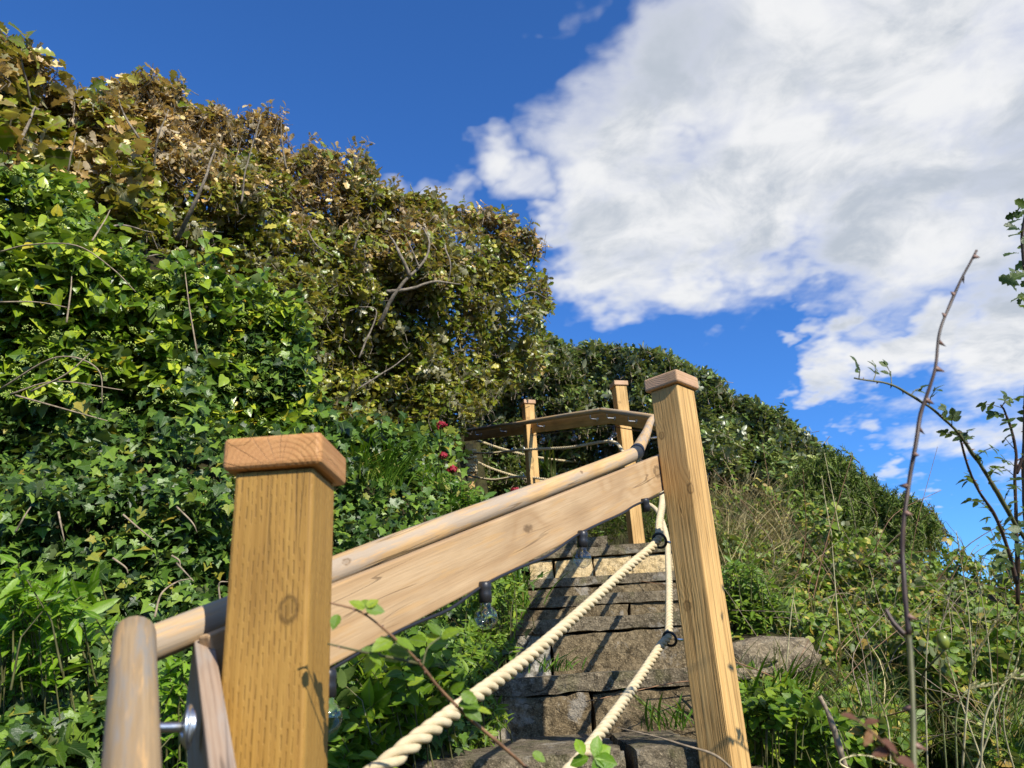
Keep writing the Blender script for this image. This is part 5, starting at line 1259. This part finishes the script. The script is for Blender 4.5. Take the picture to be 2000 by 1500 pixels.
pC = cane(rose, [(1988, 1180, 1.85), (1986, 1050, 1.85), (1982, 930, 1.85), (1984, 880, 1.85), (1965, 810, 1.85), (1955, 790, 1.85)], 0.0050, 0.002, M_CANE, 14, 133, 0.006)
pD = cane(rose, [(2010, 1180, 1.9), (2000, 950, 1.9), (2004, 780, 1.9), (2010, 600, 1.9), (1996, 480, 1.9), (2004, 390, 1.9)], 0.0055, 0.003, M_CANE, 14, 134, 0.006)
pE = cane(rose, [(1985, 925, 1.85), (2000, 890, 1.85), (2030, 850, 1.85)], 0.004, 0.002, M_CANE, 3, 135, 0.006)
leaflets(rose, pA, [0.99, 0.95, 0.88, 0.80, 0.72, 0.66, 0.60, 0.55, 0.5, 0.46, 0.42, 0.36, 0.3, 0.25, 0.2, 0.14, 0.1], 0.020, 136)
leaflets(rose, pB, [0.1, 0.16, 0.24, 0.3, 0.42, 0.5, 0.6, 0.72, 0.95], 0.022, 137)
leaflets(rose, pC, [0.08, 0.14, 0.2, 0.26, 0.34, 0.4, 0.46, 0.52, 0.6, 0.68, 0.8, 0.9, 0.97, 0.99], 0.023, 138)
leaflets(rose, pD, list(np.linspace(0.05, 0.62, 9)), 0.024, 139)
r = np.random.default_rng(140)                                     # broad dark leaves high on the edge
A = Leaves(); q = np.c_[r.uniform(1985, 2040, 46), r.uniform(395, 580, 46)]
A.add(unproj(q, np.full(46, 1.9) + 0.1 * r.normal(size=46)), np.array([0.2, -0.5, 0.6]) + 0.6 * r.normal(size=(46, 3)), np.array([-0.6, -0.2, -0.1]) + 0.5 * r.normal(size=(46, 3)), 0.034 * np.exp(0.2 * r.normal(size=46)))
grow(rose, A, OAK, M_ROSE, 'leaf', 46, 'leaves', minpx=1)
q = np.c_[r.uniform(1930, 2060, 70), r.uniform(1000, 1130, 70)]
A = Leaves(); A.add(unproj(q, np.full(70, 1.85) + 0.15 * r.normal(size=70)), np.array([0.1, -0.5, 0.6]) + 0.6 * r.normal(size=(70, 3)), rand_dirs(70, r), 0.028)
grow(rose, A, SERR, M_ROSE, 'leaf', 70, 'leaves', minpx=1)
hip = P(1842, 1252, 1.3)
V, F = lathe([(0.0, 0.014), (0.006, 0.012), (0.0095, 0.004), (0.0095, -0.004), (0.006, -0.011), (0.002, -0.0135), (0.0, -0.014)], 14)
hipo = thing('rose_hip', 'single unripe green rose hip on a thin stalk in the bramble bank', 'rose hip', hip)
part('fruit', V, F, M_HIP, hipo, Matrix.Translation(Vector([float(q) for q in hip])))
part('stalk', *tube(chain([hip + np.array([0, 0, -0.013]), P(1800, 1330, 1.34), P(1850, 1400, 1.36), P(1905, 1510, 1.38)], 6), 0.0017, 6), M_CANE_G, hipo, world=True)

spray = thing('bramble_spray', 'reddish bramble stem with toothed leaves trailing across the middle plank', 'bramble', P(1050, 1520, 1.0))
pS = cane(spray, [(1050, 1520, 1.02), (975, 1452, 0.98), (915, 1400, 0.95), (862, 1348, 0.92), (820, 1296, 0.9), (770, 1247, 0.88), (705, 1195, 0.86), (645, 1176, 0.84)], 0.0023, 0.0010, M_STEMR, 16, 141, 0.005)
pS2 = cane(spray, [(820, 1296, 0.9), (760, 1284, 0.88), (720, 1276, 0.87), (640, 1258, 0.85)], 0.0018, 0.0010, M_CANE_G, 3, 142, 0.004)
def lset(o, spots, size, seed, base=SERR, mat=M_WEED):
    r = np.random.default_rng(seed); A = Leaves()
    for (x, y, d, dx, dy, k) in spots:
        c = P(x, y, d); tv = RC @ np.array([dx, -dy, 0.15 * r.normal()]); nv = RC @ np.array([0.25, 0.75, 0.55]) + 0.25 * r.normal(size=3)
        A.add(c, nv, tv, size * k)
    grow(o, A, base, mat, 'leaf', 300, 'leaves', minpx=1)
lset(spray, [(712, 1190, .86, -0.8, -0.1, 1), (712, 1188, .86, 0.1, -1, 1), (714, 1188, .86, 1, 0.2, 1.1), (716, 1186, .86, 0.6, -0.7, .8), (660, 1200, .85, -0.2, 1, 0.9), (770, 1248, .88, 1, -0.3, 1.7), (775, 1250, .88, 0.9, 0.3, 1.2),
             (765, 1250, .88, -0.7, 0.8, 1.4), (800, 1275, .9, -1, 0.1, 1.4), (790, 1290, .9, -0.8, 0.7, 1.3), (860, 1240, .92, -0.2, -1, 1.1), (862, 1245, .92, 0.9, -0.2, 1.3), (858, 1248, .92, -0.8, -0.4, .9), (735, 1275, .88, -0.4, 0.9, 1.2), (745, 1278, .88, -0.9, -0.2, 1.2), (720, 1275, .87, 0.4, 1, 1),
             (880, 1350, .93, 1, -0.5, 1), (900, 1355, .94, 0.9, 0.6, 1.2), (895, 1375, .94, 0.8, -0.3, 1.4), (905, 1380, .94, 0.9, 0.6, 1.4), (930, 1385, .95, 0.5, 1, 1), (1040, 1470, 1.0, 1, 0.3, 1)], 0.020, 143)
cane(spray, [(825, 1300, 0.9), (835, 1265, 0.91), (860, 1245, 0.92)], 0.0014, 0.001, M_CANE_G, 0, 144, name='side_shoot')
sprig = thing('seedling', 'small bright green seedling over the lower rope at the bottom edge', 'plant', P(1165, 1560, 1.25))
cane(sprig, [(1165, 1560, 1.25), (1160, 1510, 1.22), (1158, 1478, 1.2)], 0.0018, 0.001, M_CANE_G, 0, 145, name='stem')
lset(sprig, [(1160, 1480, 1.2, 0.9, -0.5, 1.1), (1160, 1480, 1.2, 1, 0.2, 1.2), (1160, 1478, 1.2, 0.3, -1, 1), (1160, 1482, 1.2, 0.4, 0.9, 1), (1150, 1480, 1.2, -0.9, 0.2, 1), (1140, 1475, 1.2, -0.3, -1, 0.9)], 0.033, 146, OVAL, M_SPURGE)
dry = thing('dry_stem', 'single thin dry stem crossing the right post at the bottom edge', 'stem', P(1440, 1510, 1.5))
cane(dry, [(1440, 1510, 1.5), (1395, 1475, 1.5), (1330, 1453, 1.52), (1270, 1435, 1.55), (1205, 1420, 1.58)], 0.0026, 0.0010, M_TWIG, 0, 147, name='stalk')
stick = thing('dead_stick', 'pale broken stick standing in the weeds right of the post', 'stick', P(1650, 1490, 2.0))
cane(stick, [(1650, 1500, 2.0), (1625, 1420, 2.02), (1600, 1358, 2.05)], 0.009, 0.006, M_TWIG, 0, 148, name='stalk')
# grasses with seed heads
M_SEED_STEM = simple_mat('green_straw_stem', (0.26, 0.28, 0.11), 0.6, 0, 0.3, 40, 0.2)
def seed_grass(label, pts, seed, head=0.45, r0=0.0022, dense=90):
    r = np.random.default_rng(seed); o = thing('seeding_grass', label, 'grass stem', P(*pts[0]), 'tall seeding grass stems')
    c = chain([P(*q) for q in pts], 10); part('stem', *tube(c, np.linspace(r0, r0 * 0.5, len(c)), 5), M_STRAW if seed % 2 else M_SEED_STEM, o, world=True)
    T, N, B = frames_along(c); i = r.integers(int(len(c) * (1 - head)), len(c), dense); A = Leaves()
    a = r.random(dense) * 6.28; dv = np.cos(a)[:, None] * N[i] + np.sin(a)[:, None] * B[i]
    A.add(c[i] + T[i] * 0.01 * r.normal(size=(dense, 1)), dv, T[i] * 1.0 + 0.45 * dv, 0.013)
    grow(o, A, LANCE, M_SEED, 'seed', 0, 'seed_head')
seed_grass('thick pale seed head arching near the bottom right corner', [(1880, 1500, 1.4), (1890, 1370, 1.4), (1905, 1290, 1.4), (1945, 1212, 1.4)], 151, 0.55, 0.002, 160)
seed_grass('low seed head bent sideways below the rose hip', [(1870, 1520, 1.5), (1868, 1400, 1.5), (1890, 1350, 1.5), (1935, 1338, 1.5)], 152, 0.4, 0.002, 90)
seed_grass('seed head bowing left over the bottom edge', [(1700, 1520, 1.5), (1640, 1490, 1.5), (1680, 1475, 1.5), (1740, 1490, 1.5)], 153, 0.5, 0.002, 70)
seed_grass('straight pale stem rising from the boulder', [(1535, 1310, 3.0), (1545, 1200, 3.0), (1552, 1150, 3.0)], 155, 0.1, 0.0028, 12)
seed_grass('tall thin stem standing before the gorse, left one', [(1625, 1050, 5.0), (1612, 980, 5.0), (1605, 930, 5.0)], 157, 0.35, 0.004, 50)
seed_grass('tall thin stem standing before the gorse, right one', [(1640, 1040, 5.0), (1625, 960, 5.0), (1610, 885, 5.0)], 159, 0.35, 0.004, 50)
seed_grass('long pale stem leaning across the bramble bank', [(1640, 1260, 3.0), (1630, 1130, 3.0), (1625, 1060, 3.0)], 161, 0.15, 0.003, 20)
seed_grass('slender stem at the far right of the bramble bank', [(1950, 1480, 2.0), (1930, 1250, 2.0), (1905, 1100, 2.0)], 163, 0.2, 0.0018, 30)
seed_grass('pale stem bending at the right edge of the photo', [(1985, 1520, 1.8), (1960, 1400, 1.8), (1990, 1280, 1.8)], 165, 0.4, 0.002, 50)
seed_grass('second pale seed head crossing the bottom right corner', [(1915, 1520, 1.5), (1925, 1400, 1.5), (1965, 1330, 1.5), (1990, 1325, 1.5)], 167, 0.5, 0.0024, 110)
seed_grass('fine pale stem standing just right of the bare cane', [(1812, 1520, 1.6), (1808, 1330, 1.6), (1815, 1200, 1.6)], 169, 0.2, 0.0018, 30)
seed_grass('fine stem leaning left in front of the low grasses', [(1930, 1520, 1.6), (1880, 1380, 1.6), (1845, 1270, 1.6)], 171, 0.25, 0.0018, 40)
seed_grass('pale stem leaning right near the photo edge', [(1900, 1520, 1.7), (1950, 1380, 1.7), (1982, 1250, 1.7)], 173, 0.3, 0.002, 50)
seed_grass('short bent stem left of the bare cane', [(1740, 1520, 1.7), (1735, 1420, 1.7), (1715, 1360, 1.7)], 175, 0.3, 0.002, 50)
seed_grass('tall fine stem between bank and rose bush', [(1900, 1300, 2.4), (1890, 1180, 2.4), (1870, 1050, 2.4)], 177, 0.25, 0.002, 40)
wl = thing('withered_leaves', 'curled reddish-brown withered leaves on a twig close to the viewer at the bottom', 'leaves', P(1775, 1540, 0.66))
cane(wl, [(1790, 1560, 0.67), (1755, 1490, 0.66), (1715, 1440, 0.65), (1675, 1405, 0.65)], 0.0018, 0.001, M_STEMR, 0, 149, name='twig')
lset(wl, [(1675, 1405, .65, -0.8, -0.3, 1.0), (1690, 1415, .65, 0.9, -0.5, .9), (1700, 1425, .65, -0.6, 0.8, 1.0), (1722, 1445, .655, 0.7, 0.5, 1.2), (1738, 1465, .655, -0.8, 0.5, 1.1), (1752, 1485, .66, 0.8, 0.3, 1.3)], 0.015, 150, OVAL, M_WITHER)
seed_grass('upright green-gold stem left of the thick seed head', [(1850, 1520, 1.7), (1840, 1380, 1.7), (1835, 1300, 1.7)], 166, 0.3, 0.0018, 40)
